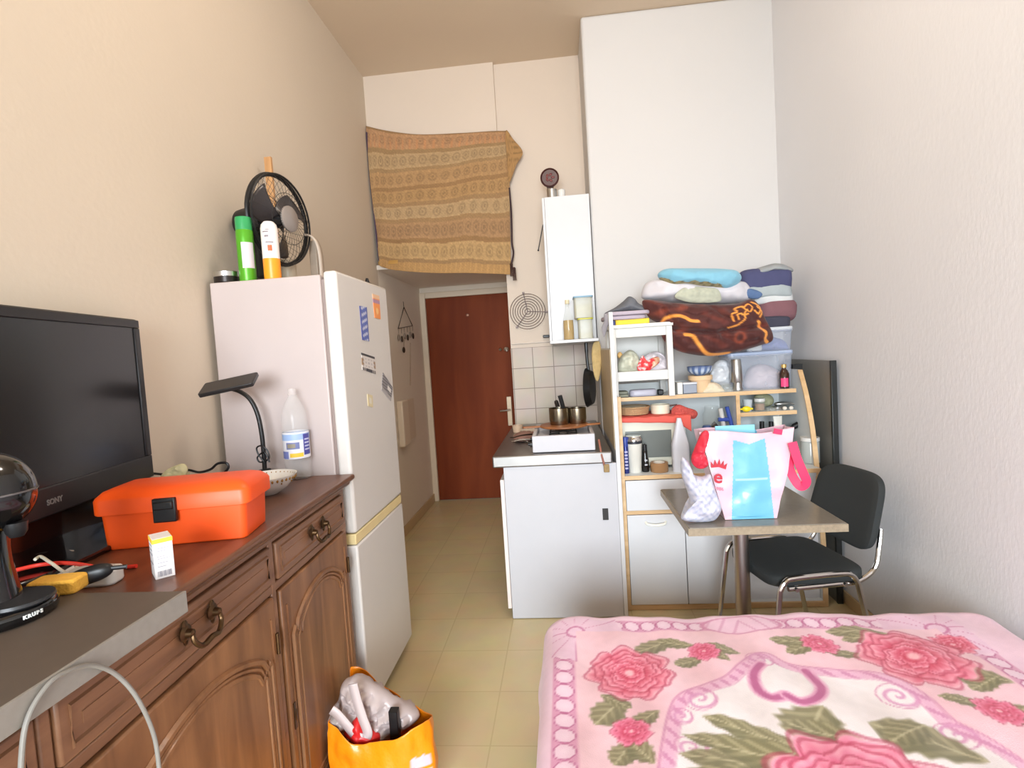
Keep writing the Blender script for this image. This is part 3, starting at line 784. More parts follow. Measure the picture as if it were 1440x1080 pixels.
c2, r2, h2 = can('spray_can', 384, 23, 312, 'white spray can with orange bottom in front of the fan', 'spray can', p_or, 2.13)
mb = MB()
for k, (u0, z0, w_, hh) in enumerate(((-1.7, .72, .5, .03), (-1.6, .62, .9, .02), (-1.9, .8, .7, .02), (-1.5, .84, .4, .015))):
    mb.grid(lambda u, v: ((r2+.0006)*math.cos(u0+u*w_), (r2+.0006)*math.sin(u0+u*w_), h2*(z0+hh*v)), 8, 3)
obj('print', mb, plain('grey lettering', (130, 120, 124), .5), c2)
mb = MB().grid(lambda u, v: ((r2+.0007)*math.cos(-1.4+u*.5), (r2+.0007)*math.sin(-1.4+u*.5), h2*(.48+.1*v)), 8, 3)
obj('red_mark', mb, plain('red orange mark', (232, 96, 50), .5), c2)
p = at(320, 396, Y=2.14)
TN = thing('tin', 'low dark round tin with silver rim on left of the fridge top', 'tin', (p.x, p.y, FT))
obj('bowl', MB().lathe([(.045, 0), (.05, .004), (.05, .026)], 36), plain('dark tin', (44, 38, 36), .3, .5), TN)
obj('rim', MB().lathe([(.05, .026), (.0515, .028), (.0515, .046), (.048, .048), (.046, .03)], 36, capt=False), steel, TN)
# plank leaning behind the fan
a, b = at(379, 250, Y=2.56), at(374, 223, Y=2.58)
mb = MB().box(-.016, .016, -.008, .008, 0, 1)
dz = b.z-FT
tag(obj('wooden_batten', MB().box(a.x-.02, a.x+.014, 2.56, 2.575, FT, b.z), wood('raw batten', (176, 128, 80), (200, 152, 102), (1, 1, .1), 20., .6)), 'raw wooden batten standing upright behind the fan', 'batten')
# bent strap
pts = [at(x, y, Y=2.5) for x, y in ((453, 388), (451, 362), (446, 342), (439, 333), (430, 331))]
pts[0].z = FT
mb = MB()
L = smooth_line(pts, 6)
v = [];
for p in L: v += [(p.x-.0, p.y-.02, p.z), (p.x, p.y+.02, p.z)]
mb.add(v, [(2*i, 2*i+1, 2*i+3, 2*i+2) for i in range(len(L)-1)])
tag(obj('bent_strap', mb, plain('grey beige strap', (188, 172, 156), .4), solid=.008), 'grey beige strap bent like a hook at right of the fan', 'strap')
p = at(407, 388, Y=2.45); p2 = at(407, 366, Y=2.45)
tag(obj('beaker', MB().lathe([(.026, 0), (.032, .002), (.034, p2.z-FT), (.031, p2.z-FT), (.028, .006)], 28, T(p.x, p.y, FT), capt=False), plain('beige beaker', (200, 184, 160), .35)), 'small beige beaker behind the white and orange can', 'beaker')
p = at(436, 380, Y=2.5); p2 = at(436, 336, Y=2.5)
tag(obj('metal_bracket', MB().box(p.x-.012, p.x+.026, 2.53, 2.55, FT, p2.z), plain('stained bracket', (176, 158, 140), .5, .2, var=.25, scale=20), bevel=.004), 'stained flat bracket standing inside the bent strap', 'bracket')
p = at(516, 391, Y=2.6)
tag(obj('dark_stopper', MB().lathe([(.022, 0), (.024, .012), (.012, .02), (.006, .04), (.0, .042)], 20, T(min(p.x, -.9), 2.6, FZ), capt=False), black_pl), 'little dark stopper on the far end of the fridge top', 'stopper')

# ------------------------------------------------------------------ hall
# hanging metal ornament
hx = XL+.012
o_ = at(567, 424, X=hx)
OR = thing('wind_chime', 'dark metal wind chime hanging on the hall wall past the fridge', 'wind chime', (XL, o_.y, at(568, 500, X=hx).z))
dm = plain('dark tarnished metal', (70, 54, 44), .4, .7)
A_, B_, C_ = at(568, 432, X=hx), at(560, 462, X=hx), at(580, 458, X=hx)
obj('hoop', MB().tube([o_, A_], .002, 5).tube([A_, B_, C_], .004, 6, True), dm, OR, world=True)
for k in range(6):
    p = B_.lerp(C_, k/5); mb = MB().tube([p, p+Vector((.0, 0, -.05))], .0015, 5)
    mb.ell((hx, p.y, p.z-.08-.02*(k % 2)), (.01, .013, .03), 12, 8)
    obj('bell', mb, dm if k % 2 else plain('silver bell', (150, 138, 126), .3, .8), OR, world=True)
p = at(568, 478, X=hx); q = at(568, 492, X=hx)
obj('clapper', MB().tube([p, q], .002, 5).ell((hx, q.y, q.z), (.012, .018, .028), 14, 10), dm, OR, world=True)
p, q = at(577, 482, X=XL+.004), at(577, 542, X=XL+.004)
tag(obj('bell_cord', MB().tube([p, q], .003, 6), plain('beige cord', (176, 152, 128), .7)), 'thin beige cord hanging down the hall wall under the wind chime', 'cord')
a, b = at(561.5, 566, X=XL+.03), at(586, 617, X=XL+.03)
IC = thing('intercom', 'white wall intercom with handset low on the hall wall', 'intercom', (XL, (a.y+b.y)/2, b.z))
yy = sorted((a.y, b.y)); w_ = yy[1]-yy[0]
icm = plain('ivory plastic', (224, 208, 186), .4, var=.02)
obj('housing', MB().box(XL, XL+.03, yy[0]+w_*.46, yy[1], b.z+.02, a.z-.0), icm, IC, world=True, bevel=.006)
obj('handset', MB().box(XL, XL+.055, yy[0], yy[0]+w_*.4, b.z, a.z+.01), plain('white handset', (236, 222, 202), .35, var=.02), IC, world=True, bevel=.012, seg=3)

# ------------------------------------------------------------------ cloth over the storage loft
CYY = YB-.035
fab = painted('block printed cotton', .85, .25, 300., .2)
L_ = [(514.5, 177), (520, 250), (527, 310), (534, 374)]
Tt = [(514.5, 177), (545, 184), (590, 189), (650, 187), (690, 184.5), (711, 184)]
Rr = [(711, 184), (716, 225), (717, 300), (719, 386)]
Bb = [(534, 374), (556, 380), (610, 384), (660, 384), (719, 386)]
def pl(pts, t):
    P = smooth_line([(x, y, 0) for x, y in pts], 10); k = t*(len(P)-1); i = min(int(k), len(P)-2); q = P[i].lerp(P[i+1], k-i); return q
def cloth(u, v):
    a, b = pl(L_, v), pl(Rr, v); c, d = pl(Tt, u), pl(Bb, u)
    q = a.lerp(b, u) + c.lerp(d, v) - (pl(Tt, 0).lerp(pl(Tt, 1), u).lerp(pl(Bb, 0).lerp(pl(Bb, 1), u), v))
    y = CYY - .012*math.sin(u*9+v*2) - .02*math.sin(v*PI)*math.sin(u*PI) - .008*math.sin(u*23+v*7)
    if u < .2: y -= .05*(1-u/.2)*v*abs(math.sin(v*4))*.6
    y = min(y, YB-.022)
    return at(q.x, q.y, Y=y)
CL = thing('hanging_cloth', 'ochre block printed cotton cloth hung over the loft above the hall', 'cloth', at(625, 385, Y=CYY))
ca, cb_ = at(520, 180, Y=CYY), at(716, 386, Y=CYY)
def cloth_paint(a):
    k = np.arange(len(a)); u = (k % 170)/169.; v = (k//170)/169.; v = v + .015*np.sin(u*PI) + .004*np.sin(u*20)
    rng = np.random.RandomState(2)
    c = cols(len(a), (158, 120, 72))
    bands = [(.0, .03, (132, 98, 60)), (.03, .16, (158, 116, 76)), (.16, .19, (138, 106, 66)), (.19, .285, (158, 126, 84)), (.285, .31, (140, 108, 68)), (.31, .42, (154, 116, 72)), (.42, .45, (136, 100, 60)),
             (.45, .54, (154, 116, 70)), (.54, .57, (140, 106, 66)), (.57, .66, (158, 126, 84)), (.66, .69, (140, 106, 66)), (.69, .785, (150, 112, 72)), (.785, .81, (134, 98, 58)), (.81, .905, (164, 128, 80)), (.905, .93, (138, 104, 64)), (.93, 1.2, (158, 118, 68))]
    for lo, hi, col_ in bands:
        m = (v >= lo) & (v < hi); c[m] = col_
        if hi-lo > .05:
            mid = (lo+hi)/2; k = 13 + int(lo*100) % 7; col_ = np.array(col_)
            du = ((u*k) % 1-.5)/k*1.15; dv = v-mid
            rr = np.hypot(du*1.3, dv)
            mm = m & (rr < .034) & (rr > .02); c[mm] = np.array(col_)*.9
            mm = m & (rr < .012); c[mm] = np.array(col_)*.86
            mm = m & (np.abs(((u*k*2) % 1)-.5) < .12) & (np.abs(dv) > .036); c[mm] = np.array(col_)*1.06
    m = (v > .03) & (v < .16) & (np.sin(u*150)*np.sin(v*8) > .55); c[m] = (168, 116, 72)
    g = np.sin(a[:, 0]*260)*np.sin(a[:, 2]*260); c = c*np.array((1.07, 1.1, 1.18))*(1+.03*g[:, None])
    n = rng.rand(len(a)); c *= (.95+.1*n)[:, None]
    return c
m_ = obj('cloth', MB().grid(cloth, 170, 170), fab, CL, world=True, solid=.003); m_.data
paint(m_, cloth_paint)
fl = [(711, 184), (722, 196), (735, 214), (726, 232), (716, 256), (713, 225)]
mb = soft(fl, CYY-.012, .006, .003, 20, 1., 8, 6)
m_ = obj('folded_corner', mb, fab, CL, world=True); paint(m_, lambda a: cols(len(a), (164, 124, 76))*(1-.18*(np.abs(np.sin(a[:, 2]*70)) > .9))[:, None])
pts = [at(x, y, Y=CYY+.0) for x, y in ((716, 264), (719, 300), (720, 340), (722, 356), (719, 372))]
obj('ribbon', MB().tube(smooth_line(pts, 6), .007, 6), plain('dark ribbon', (58, 40, 44), .8), CL, world=True, label='dark ribbon at the right hem')
for k, (x, y) in enumerate(((719, 372), (723, 378))):
    p = at(x, y, Y=CYY); mb = MB().ell((p.x, p.y, p.z), (.012, .012, .014), 12, 8)
    for j in range(5): mb.tube([(p.x+.004*(j-2), p.y, p.z), (p.x+.006*(j-2), p.y, p.z-.09)], .0025, 5)
    obj('tassel', mb, plain('dark tassel', (70, 46, 40), .9), CL, world=True, label='dark tassel')
pts = [at(x, y, Y=CYY-.012) for x, y in ((515.5, 186), (520, 245), (526, 300), (533, 366))]
obj('edge_gap_shade', MB().tube(smooth_line(pts, 6), .006, 6), plain('painted gap shade', (70, 52, 74), .8), CL, world=True, label='dark painted gap shade down the left edge')  # dark strip painted as the shade in the loft gap beside the cloth
tag(obj('loft_board', MB().box(XL+.02, -1.14, YB-.03, YB+.06, LZ0, LZ0+.028), wood('yellow board', (168, 122, 52), (190, 146, 74), (.1, 1, 1), 14.)), 'narrow yellow board lying at left end of the loft edge', 'board')

# round wire ventilation cover
gc = at(742, 438, Y=YK-.02); Rg = .138
GR = thing('fan_guard', 'round dark wire ring guard on the wall above the tiles', 'wire guard', gc)
gm = frame((0, 0, 0), (1, 0, 0), (0, 0, 1), (0, -1, 0))
wr = plain('dark wire', (92, 76, 72), .4, .4)
for r in (.022, .042, .061, .08, .099, .118, Rg): obj('ring', MB().tube(ring(r, 0), .0024, 6, True, gm), wr, GR)
for a in (100, 232, -5):
    c, s = math.cos(math.radians(a)), math.sin(math.radians(a))
    mb = MB().tube([gm @ Vector((0, 0, 0)), gm @ Vector(((Rg+.014)*c, (Rg+.014)*s, 0))], .0032, 6)
    mb.box((Rg+.012)*c-.008, (Rg+.012)*c+.008, -.006, .02, (Rg+.012)*s-.006, (Rg+.012)*s+.006)
    obj('spoke', mb, wr, GR)
p = at(769, 473, Y=YK)
tag(obj('pipe_clip', MB().box(p.x-.03, p.x+.02, YK-.03, YK, p.z-.011, p.z+.011), black_pl, bevel=.004), 'small black clip on the wall under the white wall cabinet', 'clip')
p = at(763, 486, Y=YK)
tag(obj('pipe_stub', MB().tube([(XH+.01, YK-.008, pz+.035), (CX-.25, YK-.008, pz+.035)], .006, 8), plain('cream pipe', (220, 208, 196), .4)), 'thin cream pipe running along top of the wall tiles', 'pipe')

# ------------------------------------------------------------------ wall cabinet
KX0, KX1, KY0, KY1 = -.076, .250, 3.82, 4.305
kz1, kz0 = at(795, 275, Y=KY0).z, at(810, 482, Y=KY0).z
WC = thing('wall_cabinet', 'narrow tall white wall cabinet with an end shelf beside chimney breast', 'wall cabinet', ((KX0+KX1)/2, (KY0+KY1)/2, kz0))
obj('cabinet_box', MB().box(KX0+.018, KX1, KY0, KY1, kz0+.02, kz1), white_lam, WC, world=True, bevel=.002)
for k, (y0, y1) in enumerate(((KY0+.002, (KY0+KY1)/2-.002), ((KY0+KY1)/2+.002, KY1-.002))):
    obj('door', MB().box(KX0, KX0+.017, y0, y1, kz0+.022, kz1-.002), white_lam, WC, world=True, bevel=.002)
SHY = 3.62
obj('end_shelf', MB().box(KX0+.004, KX1, SHY, KY1, kz0, kz0+.02), white_lam, WC, world=True, bevel=.003)
# things on it
p = at(773, 250, Y=4.0)
RT = thing('round_tin_lid', 'dark brown round lid standing on top of the wall cabinet', 'lid', (p.x, 4.0, kz1))
lm = T(p.x, 4.0, p.z) @ RX(PI/2)
obj('lid', MB().lathe([(.0, -.012), (.06, -.012), (.068, -.004), (.068, .006), (.06, .01), (.056, .004), (.0, .004)], 40, lm, capb=False, capt=False), plain('brown lacquer', (66, 30, 28), .35, var=.2), RT, world=True)
mb = MB()
for k in range(5):
    a = 2*PI*k/5; mb.ell((.022*math.cos(a), .022*math.sin(a), .006), (.014, .009, .003), 10, 6, 1, None, lm @ RZ(a) @ T(0, 0, 0))
obj('relief', mb, plain('red brown relief', (110, 50, 48), .4), RT, world=True)
obj('stand', MB().box(p.x-.025, p.x+.025, 4.004, 4.03, kz1, p.z-.05), dm, RT, world=True)
p = at(776, 270, Y=3.9)
tag(obj('metal_pot', MB().lathe([(.034, 0), (.036, .07), (.033, .07), (.03, .004)], 28, T(p.x, 3.9, kz1), capt=False), steel), 'small grey metal pot in front of the brown lid', 'pot')
p = at(785, 268, Y=3.9)
tag(obj('white_pot', MB().lathe([(.022, 0), (.026, .01), (.026, .06), (.02, .066), (.0, .067)], 28, T(p.x+.022, 3.9, kz1), capt=False), white_pl), 'small white pot right of the grey metal pot', 'pot')
# hooked rod at the cabinet's side
p, q = at(762.5, 316, Y=4.1), at(757, 352, Y=4.1)
tag(obj('hook_rod', MB().tube([(KX0-.006, 4.1, p.z), (q.x, 4.1, q.z)], .004, 6).ell((q.x, 4.1, q.z), (.007, .007, .007), 10, 6), black_pl), 'thin black rod hanging at the left side of the wall cabinet', 'rod')
SZ2 = kz0+.02
def oil(x, yb, lvl, label, hh):
    p = at(x, yb, Y=3.70); t = thing('oil_bottle', label, 'bottle', (p.x, 3.70+(0 if hh > .26 else -.05), SZ2))
    prof = [(.033, 0), (.036, .006), (.036, .10), (.034, .14), (.018, hh*.72), (.0135, hh*.8), (.0135, hh*.94)]
    obj('bottle', MB().lathe(prof, 32), glass_m, t)
    obj('oil', MB().lathe([(.032, .003), (.0345, .008), (.0345, .10*lvl), (.033, .14*lvl)], 32), plain('golden oil', (214, 170, 60), .15, var=.15, trans=.4), t, label='golden oil')
    obj('cap', MB().lathe([(.015, hh*.9), (.015, hh), (.0, hh)], 20, capt=False), plain('pale cap', (220, 206, 170), .4), t)
    return t
oil(800, 470, .95, 'tall glass oil bottle half full on end shelf of wall cabinet', .27)
def box_food(x0, x1, z0, y0, y1, h, lidm, fill, label, body):
    t = thing('food_container', label, 'food container', ((x0+x1)/2, (y0+y1)/2, z0))
    W_, D_ = x1-x0, y1-y0
    obj('tub', MB().prism(rrect(W_*.92, D_*.92, .015), 0, h-.008), body, t, bevel=.002)
    obj('contents', MB().prism(rrect(W_*.86, D_*.86, .012), .004, h*fill), plain('contents '+label[:6], (176, 168, 130), .8, var=.25, scale=60), t)
    obj('lid', MB().prism(rrect(W_, D_, .018), h-.01, h), lidm, t, bevel=.002, label=None)
    return t
tubm = film('cloudy plastic', (214, 212, 196), .45, .3)
q0, q1 = at(813, 470, Y=3.66), at(836, 470, Y=3.66)
h1_ = at(825, 447, Y=3.66).z-SZ2; h2_ = at(825, 416, Y=3.66).z-SZ2
box_food(q0.x, q1.x-.004, SZ2, 3.64, 3.80, h1_, plain('yellow green lid', (206, 200, 70), .4), .3, 'clear food container with yellow lid, lower of two on the cabinet shelf', tubm)
box_food(q0.x-.022, q1.x+.002, SZ2+h1_, 3.63, 3.80, h2_-h1_, plain('blue lid', (128, 166, 190), .4), .62, 'clear food container with blue lid stacked on the yellow lidded one', tubm)

# ------------------------------------------------------------------ sink unit
UX0, UX1, UY0, UY1, UZ = -.372, .2545, 2.97, 4.295, .872
SU = thing('sink_unit', 'white kitchen sink unit with steel top beside the hall', 'sink unit', ((UX0+UX1)/2, (UY0+UY1)/2, 0))
obj('carcass', MB().box(UX0+.02, UX1-.005, UY0+.02, UY1, .05, UZ), white_lam, SU, world=True)
mb = MB().box(UX0+.012, .2635, UY0, UY0+.02, .004, UZ)
sp = obj('end_panel', mb, plain('white painted panel', (189, 188, 192), .4, var=.02), SU, world=True, bevel=.002)
a, b = at(847, 715, Y=UY0), at(856, 731, Y=UY0)
obj('finger_hole', MB().box(a.x, b.x, UY0-.003, UY0+.001, b.z, a.z), plain('dark recess', (46, 44, 44), .6), sp, world=True, bevel=.001, label='dark finger hole')
for k in range(2):
    y0 = UY0+.004+k*.66
    obj('door', MB().box(UX0-.012, UX0+.010, y0, y0+.652, .06, .80), plain('pinkish white door', (226, 214, 208), .4), SU, world=True, bevel=.003)
obj('plinth', MB().box(UX0+.04, UX1, UY0+.021, UY1, 0, .05), plain('dark plinth', (90, 76, 64), .7), SU, world=True)
tz = .937
mb = MB().box(-.418, UX1-.012, UY0-.012, UY1, UZ, tz)
st = obj('steel_top', mb, plain('worn worktop steel', (150, 148, 146), .36, .9, var=.15, scale=9), SU, world=True, bevel=.008, seg=3, label='steel worktop with rolled edge')
mb = MB().box(-.36, .17, 3.62, 4.18, tz-.001, tz+.0015)
obj('basin', mb, plain('basin steel', (120, 112, 104), .3, .8, var=.2), SU, world=True, bevel=.001)
# splash panel between the sink and the shelving
PZ1 = at(848, 440, Y=3.0).z
SPn = thing('splash_panel', 'tall white splash panel between sink unit and shelving with grease stained side', 'panel', (.276, 3.4, 0))
obj('panel', MB().prism([(UY0-.004, .002), (CY-.004, .002), (CY-.004, 1.5), (3.01, 1.5), (3.01, PZ1), (UY0-.004, PZ1)], .264, .286, Matrix(((0, 0, 1, 0), (1, 0, 0, 0), (0, 1, 0, 0), (0, 0, 0, 1)))), white_lam, SPn, world=True, bevel=.002)
obj('stained_sheet', MB().box(.2612, .2638, UY0+.02, CY-.01, tz+.004, 1.49), plain('greasy cream sheet', (196, 176, 142), .5, var=.16, scale=8), SPn, world=True, label='grease stained cream sheet')
# camping cooker
GX0, GX1, GY0, GY1, GZ0, GZ1 = -.192, .157, 3.0, 3.49, tz, 1.034
CK = thing('cooker_top', 'white two burner table cooker standing on the steel worktop', 'cooker', ((GX0+GX1)/2, (GY0+GY1)/2, tz))
en = plain('white cooker enamel', (190, 188, 193), .3, var=.02)
mb = MB().box(GX0, GX1, GY0, GY0+.02, GZ0+.004, GZ1).box(GX0, GX1, GY1-.02, GY1, GZ0+.004, GZ1).box(GX0, GX0+.02, GY0+.02, GY1-.02, GZ0+.004, GZ1).box(GX1-.02, GX1, GY0+.02, GY1-.02, GZ0+.004, GZ1).box(GX0+.02, GX1-.02, GY0+.02, GY1-.02, GZ0+.01, GZ1-.03)
obj('body', mb, en, CK, world=True, bevel=.004)
for k, yb_ in enumerate((3.13, 3.36)):
    b_ = obj('burner', MB().lathe([(.055, GZ1-.03), (.05, GZ1-.02), (.03, GZ1-.016), (.03, GZ1-.006), (.0, GZ1-.004)], 28, T(-.017, yb_, 0), capt=False), plain('burner cap', (70, 66, 62), .5, .4), CK, world=True)
    mb = MB()
    for a in range(4):
        c, s = math.cos(PI/4+a*PI/2), math.sin(PI/4+a*PI/2)
        mb.tube([(-.017+.03*c, yb_+.03*s, GZ1-.002), (-.017+.11*c, yb_+.09*s, GZ1-.002), (-.017+.11*c, yb_+.09*s, GZ1-.03)], .004, 6)
    obj('pan_support', mb, black_pl, b_, world=True)
for k in range(2):
    p = Vector((GX0-.012, 3.02+.18*k, GZ0+.05)); obj('control_knob', MB().lathe([(.017, 0), (.017, .012), (.008, .014), (.008, .024)], 18, T(GX0, p.y, p.z) @ RY(-PI/2)), black_pl, CK, world=True)
# board with pots
BZc = GZ1+.003
mb = MB().prism([(.19*math.cos(2*PI*k/40)*.78, .15*math.sin(2*PI*k/40)) for k in range(40)], BZc, BZc+.014, T(-.01, 3.33, 0))
CBD = thing('wooden_board', 'round brown wooden board lying across the white cooker', 'board', (-.01, 3.33, BZc))
wb = wood('warm wooden board', (112, 66, 40), (176, 112, 64), (.15, 1, 1), 10., .5)
obj('board', mb, wb, CBD, world=True, bevel=.005)
obj('handle', MB().prism(rrect(.12, .034, .014), BZc+.002, BZc+.013, T(-.205, 3.31, 0) @ RZ(.1)), wb, CBD, world=True, bevel=.003)
obj('grip', MB().prism(rrect(.09, .03, .012), BZc+.003, BZc+.013, T(.165, 3.28, .004) @ RZ(.25)), wb, CBD, world=True, bevel=.003)
def pot(cx, cy, r, h, label, hd, z, lift=.022):
    t = thing('saucepan', label, 'saucepan', (cx, cy, z))
    obj('pan', MB().lathe([(r*.9, 0), (r*.93, .006), (r, .03), (r, h), (r*1.03, h+.002), (r*.97, h+.001), (r*.96, .03), (r*.85, .008), (.0, .007)], 40, capt=False), plain('stained steel', (150, 140, 122), .25, 1., var=.2, scale=20), t)
    c, s = math.cos(hd), math.sin(hd)
    mb = MB().tube([(r*c, r*s, h-.012), ((r+.03)*c, (r+.03)*s, h+.002), ((r+.12)*c*(1 if lift < .05 else .6), (r+.12)*s*(1 if lift < .05 else .6), h+lift)], [.009, .014, .014], 10)
    obj('handle', mb, black_pl, t)
z_ = BZc+.014
pot(-.036, 3.33, .062, .10, 'steel saucepan on wooden board, left of the two pots', math.radians(95), z_)
pot(.074, 3.345, .056, .094, 'small steel saucepan with black handle behind the larger one', math.radians(200), z_, .085)
# clutter in the sink
def brow(rgb, nm): return plain(nm, rgb, .6, var=.25, scale=40)
p = at(716, 628, Z=tz)
mb = MB().ell((-.27, 3.5, tz+.022), (.075, .13, .022), 36, 16, .8, lambda q: q + Vector((0, 0, .012*nz(q, 30) if q.z > tz+.012 else 0)))
tag(obj('dish_cloth', mb, brow((150, 112, 100), 'brown dish cloth')), 'crumpled brown dish cloth on the steel worktop left of the cooker', 'cloth')
mb = MB().lathe([(.034, 0), (.04, .05), (.037, .05), (.032, .004)], 28, T(-.345, 3.86, tz+.001), capt=False)
tag(obj('beige_cup', mb, plain('beige cup', (206, 176, 148), .4)), 'beige cup at the back left of the sink', 'cup')
mb = MB().lathe([(.07, 0), (.085, .012), (.10, .03), (.097, .03), (.08, .014), (.0, .006)], 36, T(-.22, 3.74, tz+.001), capt=False)
tag(obj('soup_plate', mb, plain('pale soup plate', (206, 190, 172), .3)), 'pale soup plate in the sink behind the brown dish cloth', 'plate')
for k, (x0, y0, x1, y1) in enumerate(((-.33, 3.30, -.215, 3.40), (-.315, 3.24, -.21, 3.27), (-.30, 3.36, -.225, 3.22))):
    t = thing(('fork', 'spoon', 'knife')[k], ('dark fork lying across the brown dish cloth', 'steel spoon nearest the front on the worktop', 'slim knife lying crosswise by the dish cloth')[k], 'cutlery', (x0, y0, tz+.04))
    zz = tz+.05-.012*k
    obj('shaft', MB().tube([(x0, y0, zz), ((x0+x1)/2, (y0+y1)/2, zz+.004), (x1, y1, zz)], [.003, .004, .006], 8), dm if k == 0 else steel, t, world=True)
    obj('bowl' if k == 1 else 'blade' if k == 2 else 'tines', MB().ell((x0, y0, zz), (.02, .014, .004), 14, 8), dm if k == 0 else steel, t, world=True)
# hanging pan and towel, from the underside of the end shelf
pc = at(829, 545, Y=3.76); hp = at(824, 489, Y=3.76)
FP = thing('frying_pan', 'black frying pan hanging edge on under the wall cabinet shelf', 'frying pan', (pc.x, 3.76, pc.z-.135))
pm_ = T(pc.x, 3.76, pc.z) @ RZ(math.radians(-14)) @ RY(PI/2)
obj('pan', MB().lathe([(.0, .018), (.108, .018), (.132, -.018), (.136, -.018), (.112, .024), (.0, .024)], 44, pm_, capb=False, capt=False), plain('black non stick', (28, 26, 26), .35), FP, world=True)
obj('handle', MB().tube(smooth_line([(pc.x, 3.76, pc.z+.12), (pc.x-.006, 3.76, pc.z+.18), (hp.x+.002, 3.76, kz0-.03), (hp.x+.004, 3.76, kz0-.004)], 6), [.01]*10+[.012]*8+[.009], 10), black_pl, FP, world=True)
tw = [(835, 482), (843, 481), (846, 500), (845, 520), (841, 536), (836, 530), (833, 512), (832, 495)]
mb = soft(tw, 3.69, .016, .008, 30, 4., 10, 6, .4)
tag(obj('oven_glove', mb, plain('straw coloured cotton', (206, 178, 124), .9, var=.2, scale=40)), 'straw coloured oven glove hanging right of the frying pan', 'oven glove')
# brush with a long handle hanging at the splash panel's edge
a, b = at(839, 612, Y=2.95), at(852, 655, Y=2.955)
mb = MB().tube([at(842, 618, Y=3.0), at(846, 640, Y=2.96), at(850, 655, Y=2.958)], .006, 8)
BR = thing('wooden_handled_brush', 'small brush with brown wooden handle at front end of the splash panel', 'brush', b)
obj('handle', mb, plain('brown handle', (140, 84, 66), .5), BR, world=True)
obj('brush_head', MB().box(b.x-.012, b.x+.018, 2.945, 2.965, b.z-.035, b.z+.008), plain('worn bristles', (150, 126, 88), .9, var=.3, scale=80), BR, world=True, bevel=.003)
# ------------------------------------------------------------------ shelving unit
BX0, BX1, BF, BS, BB = .272, 1.385, 3.05, 3.25, 3.60     # sides, cupboard front, shelf front, back
SH = thing('shelving_unit', 'white shelving unit with beech edges and cupboards below, right of the sink', 'shelving unit', ((BX0+BX1)/2, (BF+BB)/2, 0))
lam = plain('grey white laminate', (212, 216, 216), .4, var=.02)
T_ = .02; ZT, ZM, ZL, ZD = 1.20, 1.074, .775, .572
obj('side_panel', MB().box(BX0+.018, BX0+.018+T_, BF, BB, .0, 1.22), lam, SH, world=True)
obj('side_edge', MB().box(BX0+.012, BX0+.042, BF-.004, BF+.004, 0, 1.225), beech, SH, world=True, bevel=.001, label='beech edge of the left side')
# right side: front edge sweeps back towards the top
prof = [(3.055, 0), (3.06, .3), (3.085, .6), (3.11, .76), (3.15, .98), (3.21, 1.16), (3.285, 1.305)]
cur = smooth_line([(0, y, z) for y, z in prof], 5)
MX = Matrix(((0, 0, 1, 0), (1, 0, 0, 0), (0, 1, 0, 0), (0, 0, 0, 1)))
obj('side_panel', MB().prism([(BB, 0), (BB, 1.305)] + [(q.y, q.z) for q in cur[::-1]], BX1-.018, BX1, MX), lam, SH, world=True)
mb = MB(); v = []
for q in cur: v += [(BX1-.024, q.y-.003, q.z), (BX1+.002, q.y-.003, q.z), (BX1+.002, q.y+.004, q.z), (BX1-.024, q.y+.004, q.z)]
f = [(4*i+k, 4*i+(k+1) % 4, 4*i+4+(k+1) % 4, 4*i+4+k) for i in range(len(cur)-1) for k in range(4)] + [(3, 2, 1, 0), tuple(4*len(cur)-4+k for k in range(4))]
mb.add(v, f); obj('side_edge', mb, beech, SH, world=True, label='beech edge curving back towards the top')
obj('back_panel', MB().box(BX0+.03, BX1-.015, BB-.006, BB, .02, 1.26), lam, SH, world=True)
DVX = 1.006
def shelf(x0, x1, y0, z, nm='shelf'):
    s = obj(nm, MB().box(x0, x1, y0+.004, BB-.006, z-.02, z), lam, SH, world=True)
    obj('shelf_edge', MB().box(x0, x1, y0-.003, y0+.004, z-.022, z+.001), beech, s, world=True, bevel=.0015, label='beech front edge')
shelf(BX0+.038, BX1-.05, BS, ZT)
shelf(DVX+.012, BX1-.05, BS, ZM)
shelf(BX0+.038, BX1-.018, BF, ZL)
dv = obj('upright', MB().box(DVX-.008, DVX+.010, BS+.004, BB-.006, ZL, ZT-.02), lam, SH, world=True)
obj('upright_edge', MB().box(DVX-.010, DVX+.012, BS-.003, BS+.004, ZL, ZT-.02), beech, dv, world=True, bevel=.001)
XD1, XD2 = .632, .905
obj('base', MB().box(BX0+.038, BX1-.018, BF+.01, BB-.006, 0.0, .03), lam, SH, world=True)
obj('bottom_rail', MB().box(BX0+.04, BX1-.02, BF-.002, BF+.012, .002, .032), beech, SH, world=True, bevel=.001, label='beech rail along the floor')
obj('upright', MB().box(XD2, XD2+.024, BF-.002, BB-.01, .03, ZL-.022), beech, SH, world=True, bevel=.001, label='beech upright beside the doors')
obj('rail', MB().box(BX0+.04, XD2, BF+.002, BF+.02, ZD-.018, ZD+.004), beech, SH, world=True, bevel=.001, label='beech rail under the drawer')
d = obj('drawer', MB().box(BX0+.044, XD2-.003, BF-.006, BF+.012, ZD+.006, ZL-.026), white_lam, SH, world=True, bevel=.002)
